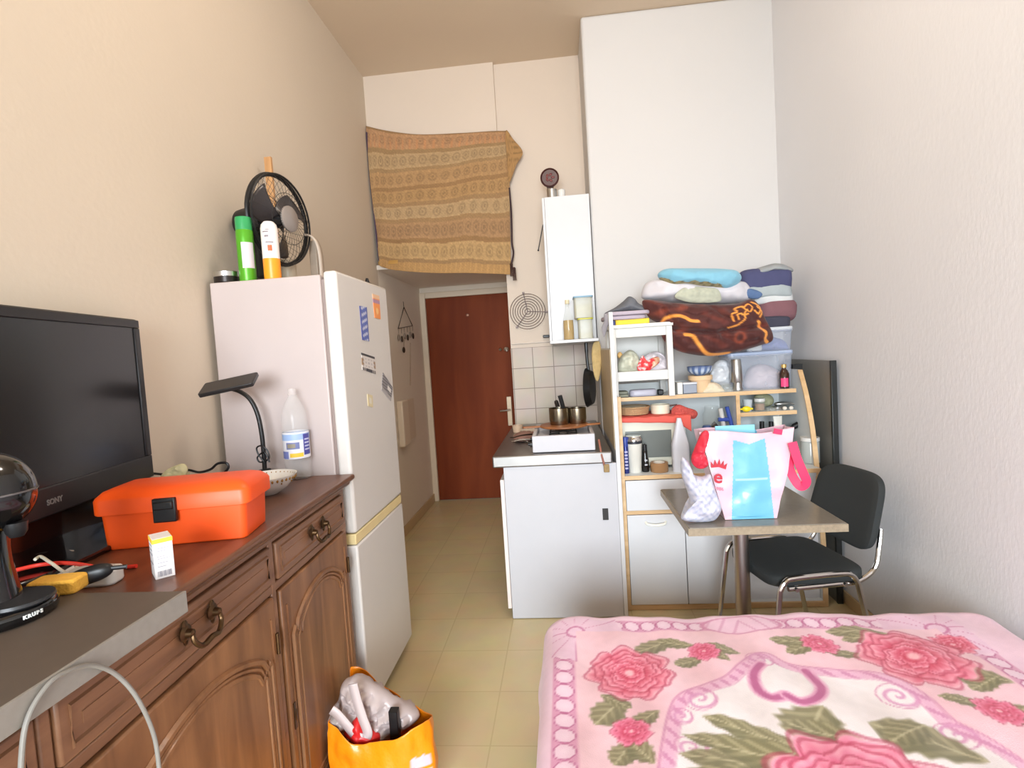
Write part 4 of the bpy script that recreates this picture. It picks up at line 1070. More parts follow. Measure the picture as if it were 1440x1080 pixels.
for x0, x1 in ((BX0+.044, XD1-.002), (XD1+.002, XD2-.003)):
    d = obj('door', MB().box(x0, x1, BF-.006, BF+.012, .034, ZD-.021), white_lam, SH, world=True, bevel=.002)
    if x0 < .5:
        p = at(922, 735, Y=BF); mb = MB().tube(smooth_line([(p.x-.055, BF-.006, p.z+.006), (p.x-.045, BF-.026, p.z), (p.x, BF-.032, p.z-.005), (p.x+.045, BF-.026, p.z), (p.x+.055, BF-.006, p.z+.006)], 5), .007, 8)
        obj('handle', mb, plain('cream handle', (236, 234, 222), .35), d, world=True)
obj('open_bay_back', MB().box(XD2+.026, BX1-.02, BF+.05, BF+.062, .03, ZL-.022), white_lam, SH, world=True)

def on(x, y, Y, z=None):
    p = at(x, y, Y=Y); return p if z is None else Vector((p.x, Y, z))
def zpx(x, y, Y): return at(x, y, Y=Y).z
def jar(name, label, cat, x, Y, z, prof, m, extra=(), group=None):
    """a turned vessel standing at picture column x, with extra turned parts (name, profile, material, label)"""
    p = on(x, z if z > 3 else 560, Y); p = Vector((at(x, 560, Y=Y).x, Y, z))
    t = thing(name, label, cat, p, 0, group)
    obj('vessel', MB().lathe(prof, 32, capt=False), m, t)
    for nm, pr, mm, lb in extra: obj(nm, MB().lathe(pr, 32, capt=False), mm, t, label=lb)
    return t
# ---- white cubby frame standing on the top shelf
cx0, cx1, cy0, cy1 = .288, .645, 3.215, 3.52
cz1 = zpx(900, 455, cy0)
CU = thing('cube_shelf', 'small white open cube shelf standing on left of the top shelf', 'cube shelf', ((cx0+cx1)/2, (cy0+cy1)/2, ZT))
wp = plain('white painted wood', (214, 212, 207), .45, var=.02)
zr0, zr1 = zpx(905, 535, cy0), zpx(905, 522, cy0)
for (x0, x1) in ((cx0, cx0+.034), (cx1-.034, cx1)):
    for (y0, y1) in ((cy0, cy0+.03), (cy1-.03, cy1)): obj('post', MB().box(x0, x1, y0, y1, ZT, cz1-.002), wp, CU, world=True, bevel=.002)
obj('top_board', MB().box(cx0-.006, cx1+.006, cy0-.008, cy1+.004, cz1-.022, cz1), wp, CU, world=True, bevel=.003)
obj('top_rail', MB().box(cx0+.034, cx1-.034, cy0+.004, cy0+.02, cz1-.075, cz1-.022), wp, CU, world=True, bevel=.002)
obj('bottom_board', MB().box(cx0+.004, cx1-.004, cy0+.004, cy1, zr0+.02, zr1), wp, CU, world=True, bevel=.002)
obj('bottom_rail', MB().box(cx0+.034, cx1-.034, cy0+.002, cy0+.02, zr0, zr1+.002), wp, CU, world=True, bevel=.002)
obj('back_board', MB().box(cx0+.005, cx1-.005, cy1-.008, cy1-.002, zr1, cz1-.02), wp, CU, world=True)
# bags inside it
bagc = film('grey plastic film', (214, 214, 202), .3, .3)
p0 = [(870, 523), (871, 505), (877, 497), (886, 492), (895, 497), (900, 508), (898, 522)]
tag(obj('plastic_bag', soft(p0, 3.34, .06, .02, 26, 3., 16, 6), plain('greenish plastic bag', (200, 200, 180), .3, var=.15, scale=20)), 'greenish white plastic bag at left inside the white cube shelf', 'bag')
p0 = [(897, 523), (899, 508), (908, 499), (922, 494), (934, 500), (938, 512), (937, 523)]
b2 = obj('plastic_bag', soft(p0, 3.36, .06, .02, 26, 7., 16, 6), plain('lilac white plastic bag', (222, 214, 220), .3, var=.08, scale=20)); tag(b2, 'lilac white plastic bag at right inside the white cube shelf', 'bag')
p0 = [(896, 518), (900, 506), (904, 500), (909, 507), (918, 503), (926, 502), (927, 510), (916, 519), (904, 526)]
rp = obj('food_packet', soft(p0, 3.285, .012, .008, 40, 9., 14, 6), painted('printed red packet', .3)); tag(rp, 'crumpled red and white food packet inside the white cube shelf', 'packet')
ra = at(912, 512, Y=3.285)
def rp_paint(a):
    c = cols(len(a), (214, 58, 62)); n = np.sin(a[:, 0]*120+a[:, 2]*60)*np.sin(a[:, 2]*130)
    c[n > .45] = (236, 200, 196); c[(a[:, 0] > ra.x+.02) & (n > -.3)] = (206, 160, 128); return c
paint(rp, rp_paint)
p = at(872, 505, Y=3.3)
tag(obj('orange_ball', MB().ell((p.x+.006, 3.36, zr1+.10), (.016, .016, .02), 18, 12).tube([(p.x+.006, 3.36, zr1), (p.x+.006, 3.36, zr1+.09)], .005, 8), plain('pale orange', (238, 190, 120), .6)), 'pale orange knob ended stick in left corner of the cube shelf', 'stick')
# below it
a, b = at(886, 556, Y=3.26), at(924, 545, Y=3.26)
tag(obj('glasses_case', MB().prism(rrect(b.x-a.x, .07, .03), ZT+.001, ZT+.042, T((a.x+b.x)/2, 3.29, 0)), plain('lilac grey case', (176, 174, 188), .35), bevel=.012, seg=3), 'lilac grey rounded glasses case under the white cube shelf', 'case')
a = at(876, 553, Y=3.28)
tag(obj('folded_grey_cloth', slab(a.x-.03, a.x+.035, 3.25, 3.36, ZT+.001, ZT+.036, 2, .003, 5.), plain('grey green cloth', (132, 134, 120), .9, var=.15)), 'little folded grey green cloth left of the glasses case', 'cloth')
a = at(930, 551, Y=3.3)
tag(obj('black_clip', MB().box(a.x-.022, a.x+.012, 3.29, 3.33, ZT+.001, ZT+.034), black_pl, bevel=.006), 'black clip at right end of the glasses case', 'clip')
# ---- along the top shelf to the right
a, b = at(958, 552, Y=3.29), at(980, 537, Y=3.29)
GB = thing('tin_box', 'grey tin box with pale lid on the top shelf right of the cube shelf', 'tin', ((a.x+b.x)/2, 3.33, ZT))
obj('box', MB().box(a.x+.012, b.x, 3.29, 3.38, ZT+.001, b.z-.012), plain('slate grey tin', (134, 138, 148), .4, .3), GB, world=True, bevel=.004)
obj('lid', MB().box(a.x+.010, b.x+.002, 3.288, 3.382, b.z-.014, b.z), plain('pale tin lid', (196, 198, 204), .35, .3), GB, world=True, bevel=.004)
tag(obj('white_carton', MB().box(a.x-.022, a.x+.008, 3.285, 3.36, ZT+.001, b.z+.002), paper_w, bevel=.001), 'narrow white carton left of the grey tin on the top shelf', 'carton')
terr = plain('tan flower pot', (222, 188, 148), .7, var=.05)
zt_ = zpx(986, 528, 3.34)-ZT
jar('flower_pot', 'tan flower pot holding up the blue patterned bowl', 'flower pot', 986, 3.36, ZT, [(.045, .0), (.052, .01), (.06, zt_*.72), (.07, zt_*.74), (.07, zt_), (.062, zt_), (.056, zt_*.7), (.0, .015)], terr)
bo = thing('china_bowl', 'blue and white patterned china bowl on top of the tan flower pot', 'bowl', (at(984, 526, Y=3.36).x, 3.36, ZT+zt_))
prof_b = [(.03, 0), (.034, .004), (.058, .014), (.071, .032), (.074, .056), (.071, .056), (.066, .034), (.05, .018), (.0, .012)]
bm_ = obj('bowl', MB().lathe(prof_b, 72, capt=False), painted('blue china glaze', .15, coat=.4), bo)
bz0 = ZT+zt_
def bp(a):
    c = cols(len(a), (196, 208, 226)); th = np.arctan2(a[:, 1]-bo.location[1], a[:, 0]-bo.location[0]); z = a[:, 2]-bz0
    c[z < .012] = (120, 140, 176); c[(np.abs(np.cos(th*6)) < .55) & (z > .012)] = (96, 118, 160); c[z > .046] = (84, 100, 140); return c
bm2 = bpy.data.meshes; 
paint(bm_, bp)
p0 = [(988, 553), (990, 543), (996, 538), (1006, 538), (1014, 543), (1018, 553)]
tag(obj('paper_bag', soft(p0, 3.33, .04, .012, 24, 2., 14, 6), plain('beige paper bag', (222, 206, 180), .8, var=.08)), 'low beige paper bag on the top shelf right of the flower pot', 'bag')
p0 = [(1000, 540), (1000, 522), (1006, 510), (1016, 506), (1026, 512), (1030, 526), (1028, 540)]
tag(obj('crumpled_film', soft(p0, 3.43, .05, .02, 24, 4., 14, 6), plain('milky film', (216, 218, 222), .25, var=.06)), 'crumpled milky plastic film behind the beige paper bag', 'plastic wrap')
h1s = zpx(1038, 537, 3.32)-ZT; h2s = zpx(1037, 505, 3.32)-ZT
jar('tumbler', 'upturned glass supporting the steel shaker on the top shelf', 'glass', 1038, 3.32, ZT, [(.03, .001), (.032, .01), (.026, h1s*.5), (.028, h1s-.002), (.024, h1s-.002), (.022, .01)], steel)
jar('cocktail_shaker', 'tall steel tumbler standing upside down over a glass on the top shelf', 'shaker', 1037, 3.32, ZT+h1s, [(.034, .0), (.036, .004), (.033, (h2s-h1s)*.5), (.0285, h2s-h1s-.01), (.026, h2s-h1s), (.0, h2s-h1s)], steel)
p0 = [(1014, 552), (1013, 543), (1018, 539), (1026, 540), (1031, 547), (1030, 553)]
tag(obj('glass_dish', soft(p0, 3.30, .03, .006, 30, 2., 10, 6), glass_m), 'small clear glass dish left of the steel tumbler', 'glass dish')
hb = zpx(1104, 512, 3.30)-ZT
mb_ = [(.024, .001), (.028, .006), (.028, hb*.6), (.02, hb*.74), (.0115, hb*.82), (.0115, hb*.9)]
BBt = thing('brown_bottle', 'brown glass medicine bottle with pink label and gold cap on the top shelf', 'bottle', (at(1103, 540, Y=3.3).x, 3.3, ZT))
obj('bottle', MB().lathe(mb_, 32), plain('amber glass', (58, 36, 26), .12, var=.1, coat=.4), BBt)
obj('cap', MB().lathe([(.0145, hb*.86), (.0145, hb*.99), (.0, hb)], 24, capt=False), plain('gold cap', (206, 170, 100), .35, .5), BBt, label='gold cap')
obj('label', MB().grid(lambda u, v: (.0286*math.cos(-2.6+u*1.5), .0286*math.sin(-2.6+u*1.5), .012+v*.05), 14, 4), plain('pink label', (222, 70, 122), .5), BBt, label='pink label')
# clear storage boxes
stor = film('blueish clear plastic', (200, 208, 224), .66, .2)
def storage(x0, x1, y0, y1, z0, z1, label, lidc):
    t = thing('storage_box', label, 'storage box', ((x0+x1)/2, (y0+y1)/2, z0))
    W_, D_ = x1-x0, y1-y0; h = z1-z0
    mb = MB(); R0, R1 = rrect(W_*.9, D_*.9, .02), rrect(W_*.97, D_*.97, .025); m = len(R0)
    mb.add([(x, y, .001) for x, y in R0]+[(x, y, h-.02) for x, y in R1], [tuple(range(m-1, -1, -1))]+[(k, (k+1) % m, m+(k+1) % m, m+k) for k in range(m)])
    obj('tub', mb, stor, t)
    obj('rim', MB().tube([(x, y, h-.022) for x, y in rrect(W_*.98, D_*.98, .025)], .006, 6, True), stor, t)
    obj('lid', MB().prism(rrect(W_, D_, .028), h-.02, h), lidc, t, bevel=.005)
    return t
s0, s1 = at(1027, 555, Y=3.33), at(1120, 548, Y=3.33); zb1 = zpx(1075, 494, 3.33)
storage(s0.x, s1.x-.0, 3.34, 3.57, ZT, zb1, 'clear bluish storage box on right of the top shelf, lower of two', film('blue lid film', (190, 204, 232), .3, .25))
u0, u1 = at(1048, 480, Y=3.34), at(1118, 480, Y=3.34); zb2 = zpx(1085, 460, 3.34)
storage(u0.x, u1.x, 3.345, 3.57, zb1, zb2, 'clear storage box with whitish lid under the pile of dark clothes', film('white lid film', (226, 230, 236), .25, .25))
p0 = [(1050, 546), (1049, 528), (1056, 516), (1070, 512), (1086, 516), (1098, 526), (1100, 545)]
tag(obj('stored_linen', soft(p0, 3.45, .08, .015, 22, 8., 14, 6), plain('pinkish linen', (222, 204, 206), .9, var=.1)), 'pinkish linen seen inside the lower clear storage box', 'linen')
p0 = [(1066, 492), (1068, 480), (1082, 474), (1100, 478), (1108, 488), (1104, 492)]
tag(obj('stored_socks', soft(p0, 3.45, .06, .015, 22, 2., 14, 6), plain('blue socks', (110, 120, 176), .9, var=.2)), 'blue socks seen inside the upper clear storage box', 'socks')
tag(obj('folded_white_cloth', MB().box(at(1052, 485, Y=3.36).x, at(1074, 485, Y=3.36).x, 3.38, 3.5, zb1+.004, zpx(1060, 479, 3.36)), paper_w, bevel=.01), 'folded white cloth at left inside the upper clear storage box', 'cloth')
# ---- small upper right compartment
z = ZM
jar('glass_cup', 'small clear cup at left of the small right hand shelf', 'cup', 1051, 3.33, z, [(.02, 0), (.026, .05), (.028, .068), (.026, .066), (.02, .006)], plain('milky cup', (198, 204, 208), .2))
mb = MB().ell((0, 0, .018), (.026, .016, .017), 20, 12).ell((.03, 0, .018), (.008, .006, .006), 10, 6).ell((-.03, 0, .018), (.008, .006, .006), 10, 6)
p = at(1050, 570, Y=3.27); t = MB().add(mb.v, mb.f, T(p.x, 3.275, ZM+.001))
tag(obj('lemon_squeezer', t, plain('bright yellow', (244, 218, 40), .35)), 'bright yellow lemon shaped thing in front of the small cup', 'lemon')
jar('spice_jar', 'glass jar with white lid and brown spice on the small right hand shelf', 'jar', 1068, 3.31, z, [(.026, .001), (.029, .006), (.029, .05), (.025, .056)], glass_m,
    (('lid', [(.0, .056), (.03, .056), (.03, .074), (.0, .075)], white_pl, 'white lid'), ('spice', [(.0, .004), (.026, .006), (.026, .042), (.0, .043)], plain('brown spice', (150, 112, 84), .8, var=.2, scale=80), 'brown spice')))
p0 = [(1060, 566), (1062, 556), (1072, 553), (1084, 556), (1088, 563), (1084, 570), (1070, 572)]
tag(obj('herb_bag', soft(p0, 3.40, .035, .01, 30, 2., 12, 6), plain('sage green bag', (150, 150, 120), .5, var=.2)), 'sage green bag behind the white lidded jar', 'bag')
jar('jam_jar_lid', 'flat silver lid lying on the small right hand shelf', 'lid', 1092, 3.33, z, [(.034, .0), (.036, .004), (.036, .016), (.03, .02), (.0, .02)], steel)
jar('glass_ashtray', 'small clear glass dish before the silver lid', 'glass dish', 1084, 3.275, z, [(.022, .0), (.03, .018), (.028, .018), (.0, .005)], glass_m)
for k, (x, lb) in enumerate(((1104, 'left of two little pale knobs at right end of the small shelf'), (1113, 'right of two little pale knobs at right end of the small shelf'))):
    p = at(x, 573, Y=3.285); tag(obj('garlic_clove', MB().ell((p.x, 3.29, ZM+.0105), (.013, .011, .011), 14, 10), plain('pale garlic', (220, 212, 200), .6)), lb, 'garlic')
p = at(1096, 565, Y=3.36)
tag(obj('steel_scoop', MB().ell((p.x+.02, 3.37, ZM+.028), (.05, .02, .014), 20, 12, 1., None).tube([(p.x+.06, 3.37, ZM+.03), (p.x+.1, 3.36, ZM+.02)], .005, 8).ell((p.x+.02, 3.37, ZM+.006), (.03, .015, .006), 12, 6), steel), 'steel scoop lying behind the silver lid', 'scoop')
# ---- tall right compartment under it
z = ZL
p = at(1095, 595, Y=3.4); zt2 = zpx(1094, 585, 3.36)
CT = thing('cream_tube', 'white cosmetic tube standing on its cap in the right hand compartment', 'tube', (at(1094, 600, Y=3.36).x, 3.36, z))
obj('stack_box', MB().box(CT.location[0]-.03, CT.location[0]+.03, 3.33, 3.39, z, z+.1), paper_w, CT, world=True)
mb = MB().grid(lambda u, v: (CT.location[0]+(.018+.008*v)*math.cos(2*PI*u), 3.36+(.018*(1-v)+.003)*math.sin(2*PI*u), z+.1+(zt2-z-.1)*v), 28, 10, cu=True); mb.f.append(tuple(range(252, 280)))
obj('tube', mb, plain('ivory tube', (232, 226, 214), .4), CT, world=True)
for k, (x0, x1, yb_, h_, lb) in enumerate(((1050, 1056, 603, .15, 'small black bottle at left of the right hand compartment'), (1066, 1077, 600, .165, 'grey glass jar behind the pink and blue tote bag'), (1079, 1090, 602, .16, 'dark brown bottle between grey jar and white tube'))):
    a, b = at(x0, yb_, Y=3.38), at(x1, yb_, Y=3.38); r = (b.x-a.x)/2; hh = zpx(x0, (598, 593, 593)[k], 3.38)-z
    t = thing('cosmetic_bottle', lb, 'bottle', ((a.x+b.x)/2, 3.38, z))
    obj('bottle', MB().lathe([(r, 0), (r*1.05, .004), (r*1.05, hh*.7), (r*.6, hh*.8)], 24), (black_pl, plain('grey glass', (150, 152, 152), .15), plain('dark brown', (60, 46, 44), .3))[k], t)
    obj('cap', MB().lathe([(r*.6, hh*.8), (r*.6, hh), (.0, hh)], 20, capt=False), black_pl, t)
a, b = at(1100, 608, Y=3.36), at(1124, 596, Y=3.33)
TO = thing('black_torch', 'black torch lying at an angle beside the white tube', 'torch', (a.x, 3.36, z))
obj('stand_tin', MB().lathe([(.03, 0), (.03, a.z-z-.016)], 24, T(a.x+.02, 3.36, z)), plain('dark tin', (44, 38, 36), .3, .5), TO, world=True)
obj('torch', MB().tube([a, a.lerp(b, .6), a.lerp(b, .65), b], [.013, .012, .017, .018], 14), black_pl, TO, world=True)
jar('storage_jar', 'clear jar with white lid on the lowest shelf at far right', 'jar', 1137, 3.2, z, [(.044, .001), (.048, .006), (.048, .12), (.044, .128)], plain('greyish glass', (172, 176, 172), .12, var=.05), (('lid', [(.05, .128), (.05, .148), (.0, .15)], white_pl, 'white lid'),))
# ---- left compartment
z = ZL
a, b = at(868, 597, Y=3.2), at(974, 663, Y=3.2)
MW = thing('microwave', 'small cream microwave with dark window in the left compartment', 'microwave', (.49, 3.4, z))
mx0, mx1, mz1 = .318, .70, zpx(915, 588, 3.22)
mwm = plain('cream microwave', (214, 212, 196), .4, var=.02)
obj('casing', MB().box(mx0, mx1, 3.24, BB-.02, z+.012, mz1), mwm, MW, world=True, bevel=.006)
d = obj('door', MB().box(mx0+.002, mx1-.05, 3.225, 3.242, z+.016, mz1-.003), mwm, MW, world=True, bevel=.005)
w0, w1 = at(881, 645, Y=3.222), at(944, 604, Y=3.222)
obj('window', MB().box(w0.x, w1.x, 3.222, 3.23, w0.z, w1.z), plain('dark grey window', (112, 116, 112), .25), d, world=True, bevel=.002, label='dark grey window')
obj('control_panel', MB().box(mx1-.046, mx1-.004, 3.222, 3.24, z+.02, mz1-.01), plain('pale control panel', (236, 236, 228), .4), MW, world=True, bevel=.002)
for k in range(2): obj('dial', MB().lathe([(.014, 0), (.014, .012), (.0, .014)], 20, T(mx1-.025, 3.222, z+.06+.07*k) @ RX(PI/2), capt=False), white_pl, MW, world=True)
for k in range(4): obj('foot', MB().box((mx0+.02, mx1-.04)[k % 2], (mx0+.04, mx1-.02)[k % 2], (3.27, 3.5)[k//2], (3.29, 3.52)[k//2], z, z+.013), black_pl, MW, world=True)
# red tea towel spread on the microwave
rd = plain('coral red cloth', (226, 96, 84), .8, var=.06)
e0 = at(872, 590, Y=3.2); e1 = at(972, 590, Y=3.2)
def towel(u, v):
    x = e0.x+(e1.x-e0.x)*u; L = .36*v
    drop = (.022+.022*u+.05*max(0, u-.82)/.18)
    if L < drop: return (x, 3.208-.004*math.sin(u*20), mz1+.006-(drop-L))
    return (x, 3.208+(L-drop)*.9, mz1+.006+.003*math.sin(u*17+v*5)**2)
tag(obj('tea_towel', MB().grid(towel, 60, 40), rd, solid=.003), 'coral red towel spread over the microwave and hanging at its front', 'towel')
tz_ = mz1+.011
p = at(891, 588, Y=3.36)
BK = thing('wicker_tray', 'round wicker tray with pale cloth on the red towel at left', 'tray', (p.x, 3.36, tz_))
wk = plain('wicker', (176, 142, 104), .8, var=.25, scale=120, bump=.5, bscale=150)
obj('tray', MB().lathe([(.07, 0), (.09, .004), (.098, .045), (.094, .047), (.086, .01), (.0, .008)], 40, capt=False), wk, BK)
obj('rim', MB().tube([(.097*math.cos(a), .097*math.sin(a), .046) for a in [2*PI*k/40 for k in range(40)]], .006, 8, True), wk, BK)
obj('cloth', MB().lathe([(.092, .035), (.075, .05), (.0, .055)], 30, capt=False, capb=False), plain('pale cloth', (222, 206, 176), .9), BK, label='pale folded cloth in the tray')
p = at(929, 588, Y=3.34)
tag(obj('cream_tub', MB().lathe([(.052, 0), (.055, .004), (.056, .055), (.052, .056), (.05, .03), (.0, .03)], 36, T(p.x, 3.34, tz_), capt=False), plain('cream tub', (236, 228, 204), .45)), 'round cream tub in the middle on top of the red towel', 'tub')
p0 = [(944, 583), (946, 573), (955, 569), (966, 573), (978, 577), (981, 583), (975, 589), (960, 586), (950, 588)]
rn = plain('red string net', (196, 84, 76), .8, var=.35, scale=140, bump=.6, bscale=200)
nb = obj('net_bag', soft(p0, 3.27, .03, .008, 50, 3., 14, 6), rn); tag(nb, 'red string net bag drooping over right end of the red towel', 'net bag')
a, b = at(926, 573, Y=3.33), at(952, 569, Y=3.33)
tag(obj('kitchen_knife', MB().prism([(0, -.008), (.09, -.012), (.17, 0), (.09, .004), (0, .006)], 0, .002, T(a.x, 3.33, a.z-.0) @ RX(PI/2)).box(a.x-.0, a.x+.002, 3.33, 3.332, tz_+.05, a.z) if False else MB().tube([a, a.lerp(b, .5), b], [.002, .006, .004], 8), plain('brown blade', (112, 86, 78), .4)), 'thin dark spatula sticking out over the cream tub', 'spatula')
# cans and bottles in front of the microwave
navy = plain('navy can', (38, 48, 112), .3, .3); 
hA = zpx(876, 614, 3.16)-z
def aero(x, Y, r, h, label, m, capm, stripes=True):
    t = thing('aerosol_can', label, 'aerosol can', (at(x, 640, Y=Y).x, Y, z))
    obj('can', MB().lathe([(r*.95, 0), (r, .005), (r, h*.72), (r*.85, h*.76)], 28), m, t)
    obj('cap', MB().lathe([(r*1.02, h*.74), (r*1.02, h*.98), (r*.9, h), (.0, h)], 28, capt=False), capm, t)
    if stripes:
        mb = MB()
        for k in range(6): mb.grid(lambda u, v: ((r+.0006)*math.cos(-2.1+u*1.1), (r+.0006)*math.sin(-2.1+u*1.1), h*(.12+.09*k+.05*v)), 8, 2)
        obj('print', mb, plain('pale lilac print', (176, 172, 204), .5), t, label='pale lettering bands')
    return t
aero(874, 3.2, .013, hA-.005, 'narrow navy blue aerosol nearest the left side of the shelving', plain('maroon navy can', (66, 40, 84), .3, .3), plain('blue cap', (44, 62, 140), .4), False)
aero(880, 3.13, .0165, hA+.003, 'navy blue aerosol with pale lettering left of the white travel mug', navy, plain('blue cap', (44, 62, 140), .4))
hT = zpx(892, 613, 3.14)-z
MG = thing('travel_mug', 'white travel mug with chrome lid before the microwave', 'mug', (at(892, 640, Y=3.15).x, 3.15, z))
obj('cup', MB().lathe([(.034, 0), (.037, .004), (.046, hT*.86)], 36), plain('frosted white', (218, 214, 204), .35), MG)
obj('band', MB().lathe([(.0475, hT*.80), (.049, hT*.81), (.049, hT*.86), (.0475, hT*.87)], 36, capt=False, capb=False), plain('dark steel band', (70, 70, 76), .3, .6), MG, label='dark band under the lid')
obj('lid', MB().lathe([(.047, hT*.86), (.05, hT*.87), (.05, hT*.92), (.046, hT*.95), (.044, hT), (.0, hT)], 36, capt=False), chrome, MG, label='chrome lid')
hB = zpx(907, 624, 3.15)-z
BL = thing('black_bottle', 'slim black bottle between white mug and brown tape', 'bottle', (at(907, 640, Y=3.15).x, 3.15, z))
obj('bottle', MB().lathe([(.019, 0), (.02, .004), (.02, hB*.45), (.015, hB*.55), (.014, hB*.75)], 28), black_gl, BL)
obj('cap', MB().lathe([(.013, hB*.75), (.012, hB*.97), (.0, hB)], 24, capt=False), black_pl, BL)
mb = MB()
for k in (.3, .5): mb.grid(lambda u, v: (.0207*math.cos(-1.9+u*.8), .0207*math.sin(-1.9+u*.8), hB*(k*.8+.05*v)), 8, 2)
obj('print', mb, plain('grey white print', (190, 190, 196), .5), BL)
RL = thing('parcel_tape', 'roll of brown parcel tape lying before the microwave', 'tape', (at(927, 655, Y=3.14).x, 3.14, z))
obj('tape', MB().lathe([(.03, .001), (.048, .001), (.05, .004), (.05, .052), (.048, .054), (.034, .054), (.032, .05), (.032, .006), (.03, .001)], 40, capb=False, capt=False), plain('brown tape', (160, 120, 82), .3, var=.06), RL)
obj('core', MB().lathe([(.032, .003), (.032, .056), (.029, .056), (.029, .003), (.032, .003)], 36, capb=False, capt=False), plain('white core', (226, 218, 206), .8), RL, label='white inner core')
# white squeeze carton
hC = zpx(957, 588, 3.12)-z
WCt = thing('white_bottle', 'tall white plastic bottle tapering to a point right of the tape', 'bottle', (at(957, 640, Y=3.13).x, 3.13, z))
def sq(u, v):
    w0_, w1_ = (.046, .012) if v > .55 else (.046, .046)
    t = max(0, (v-.5)/.5); w_ = .048*(1-t)+.011*t; d_ = .03*(1-t)+.011*t
    g = lambda q: math.copysign(abs(q)**.55, q)
    return (w_*g(math.cos(2*PI*u)), d_*g(math.sin(2*PI*u)), hC*v)
mb = MB().grid(sq, 32, 24, cu=True); mb.f += [tuple(range(31, -1, -1)), tuple(range(23*32, 24*32))]
obj('bottle', mb, plain('white squeeze plastic', (208, 208, 216), .35, var=.02), WCt)
obj('red_mark', MB().ell((.022, -.024, hC*.46), (.008, .004, .004), 10, 6), plain('red mark', (222, 110, 100), .5), WCt, label='small red mark')
# glass jar, blue brush, blue lid
jar('glass_jar', 'clear glass jar behind handles of the pink tote bag', 'glass jar', 1000, 3.42, z, [(.05, .001), (.055, .006), (.055, .28), (.042, .30), (.042, .33), (.038, .33)], glass_m)
p = at(994, 605, Y=3.3)
tag(obj('blue_pot', MB().lathe([(.022, 0), (.024, .004), (.026, p.z-z+.02), (.02, p.z-z+.03), (.0, p.z-z+.03)], 28, T(p.x, 3.3, z), capt=False), plain('steel blue', (72, 92, 140), .35)), 'small steel blue pot showing over left corner of the tote bag', 'pot')
tb_, bb_2 = at(1022, 572, Y=3.32), at(1030, 602, Y=3.32)
BR2 = thing('scraper', 'blue and white window scraper standing behind the tote bag', 'scraper', (bb_2.x, 3.32, z))
blu = plain('cobalt blue', (58, 84, 170), .4)
dirv = (bb_2-tb_); low = Vector((bb_2.x+.03, 3.32, z))
obj('blade_bar', MB().tube([tb_, bb_2, low], .012, 10), blu, BR2, world=True)
tw1, tw2 = at(1013, 574, Y=3.33), at(1018, 602, Y=3.33)
obj('sponge_bar', MB().tube([tw1, tw2, Vector((tw2.x+.02, 3.33, z))], .014, 10), white_pl, BR2, world=True, label='white bar')
m1 = at(1010, 590, Y=3.322); obj('bracket', MB().tube([m1, at(1025, 590, Y=3.322)], .012, 8), blu, BR2, world=True)
p = at(1006, 600, Y=3.36)
tag(obj('brown_bottle', MB().lathe([(.022, 0), (.024, .004), (.024, p.z-z), (.012, p.z-z+.02), (.0, p.z-z+.03)], 24, T(p.x, 3.38, z), capt=False), plain('dark brown', (60, 46, 44), .3)), 'little dark bottle left of the blue and white scraper', 'bottle')

# ------------------------------------------------------------------ heap of textiles on top
# yellow box and navy book on the cube shelf
a, b = at(866, 461, Y=3.25), at(914, 447, Y=3.25)
tag(obj('yellow_box', MB().box(a.x, b.x-.004, 3.25, 3.44, cz1+.001, b.z), plain('bright yellow card', (246, 206, 24), .5, var=.03), bevel=.003), 'flat bright yellow box on the white cube shelf', 'box')
a2 = at(855, 461, Y=3.24)
tag(obj('navy_book', MB().box(a2.x+.002, a.x-.003, 3.235, 3.42, cz1+.001, b.z-.004), plain('navy cloth cover', (62, 66, 120), .6), bevel=.002), 'navy blue book edge left of the yellow box', 'book')
zy = b.z+.001
lil = plain('lilac grey cloth', (178, 166, 178), .9, var=.06, scale=30)
l0, l1 = at(850, 445, Y=3.24), at(912, 440, Y=3.24)
tag(obj('folded_cloth', slab(l0.x, l1.x, 3.225, 3.46, zy, zpx(880, 437, 3.24), 2, .005, 3., .35), lil), 'lilac grey folded cloth on top of the yellow box', 'cloth')
p0 = [(850, 441), (849, 452), (846, 462), (849, 474), (853, 466), (856, 452), (857, 444)]
tag(obj('hanging_sleeve', soft(p0, 3.225, .012, .006, 30, 4., 10, 6), plain('grey sleeve', (150, 146, 152), .9, var=.1)), 'grey sleeve drooping off left corner of the cube shelf', 'sleeve')
p0 = [(850, 441), (864, 433), (876, 424), (884, 417), (892, 420), (898, 427), (908, 432), (914, 440), (890, 439), (868, 441)]
tag(obj('grey_garment', soft(p0, 3.33, .08, .012, 16, 6., 16, 6), plain('slate grey garment', (104, 106, 112), .9, var=.18, scale=14)), 'crumpled slate grey garment on the lilac cloth', 'garment')
# brown blanket slumping over the front
p0 = [(903, 424), (920, 422), (950, 426), (990, 428), (1030, 428), (1055, 421), (1068, 430), (1076, 448), (1086, 468), (1085, 480), (1068, 486), (1040, 494), (1010, 500), (984, 500), (955, 494), (936, 482), (929, 468), (927, 456), (912, 446)]
BRY = 3.27
bcr = [([(930, 462), (960, 466), (1000, 468), (1040, 464), (1075, 458)], .014, .035), ([(955, 440), (975, 446), (995, 440)], .010, .014), ([(1010, 474), (1035, 482), (1060, 478)], .012, .012), ([(930, 436), (944, 452), (950, 470)], .010, .014), ([(1000, 432), (1012, 446), (1030, 452)], .009, .012)]
bl = obj('fleece_blanket', soft(p0, BRY, .10, .022, 13, 6., 44, 12, .55, bcr), painted('brown plush', .75, .15, 220., .15)); tag(bl, 'dark brown plush blanket with orange swirls bundled over the shelving', 'blanket')
def wline(pts): return np.array([(p.x, p.z) for p in smooth_line([at(x, y, Y=BRY-.08) for x, y in pts], 8)])
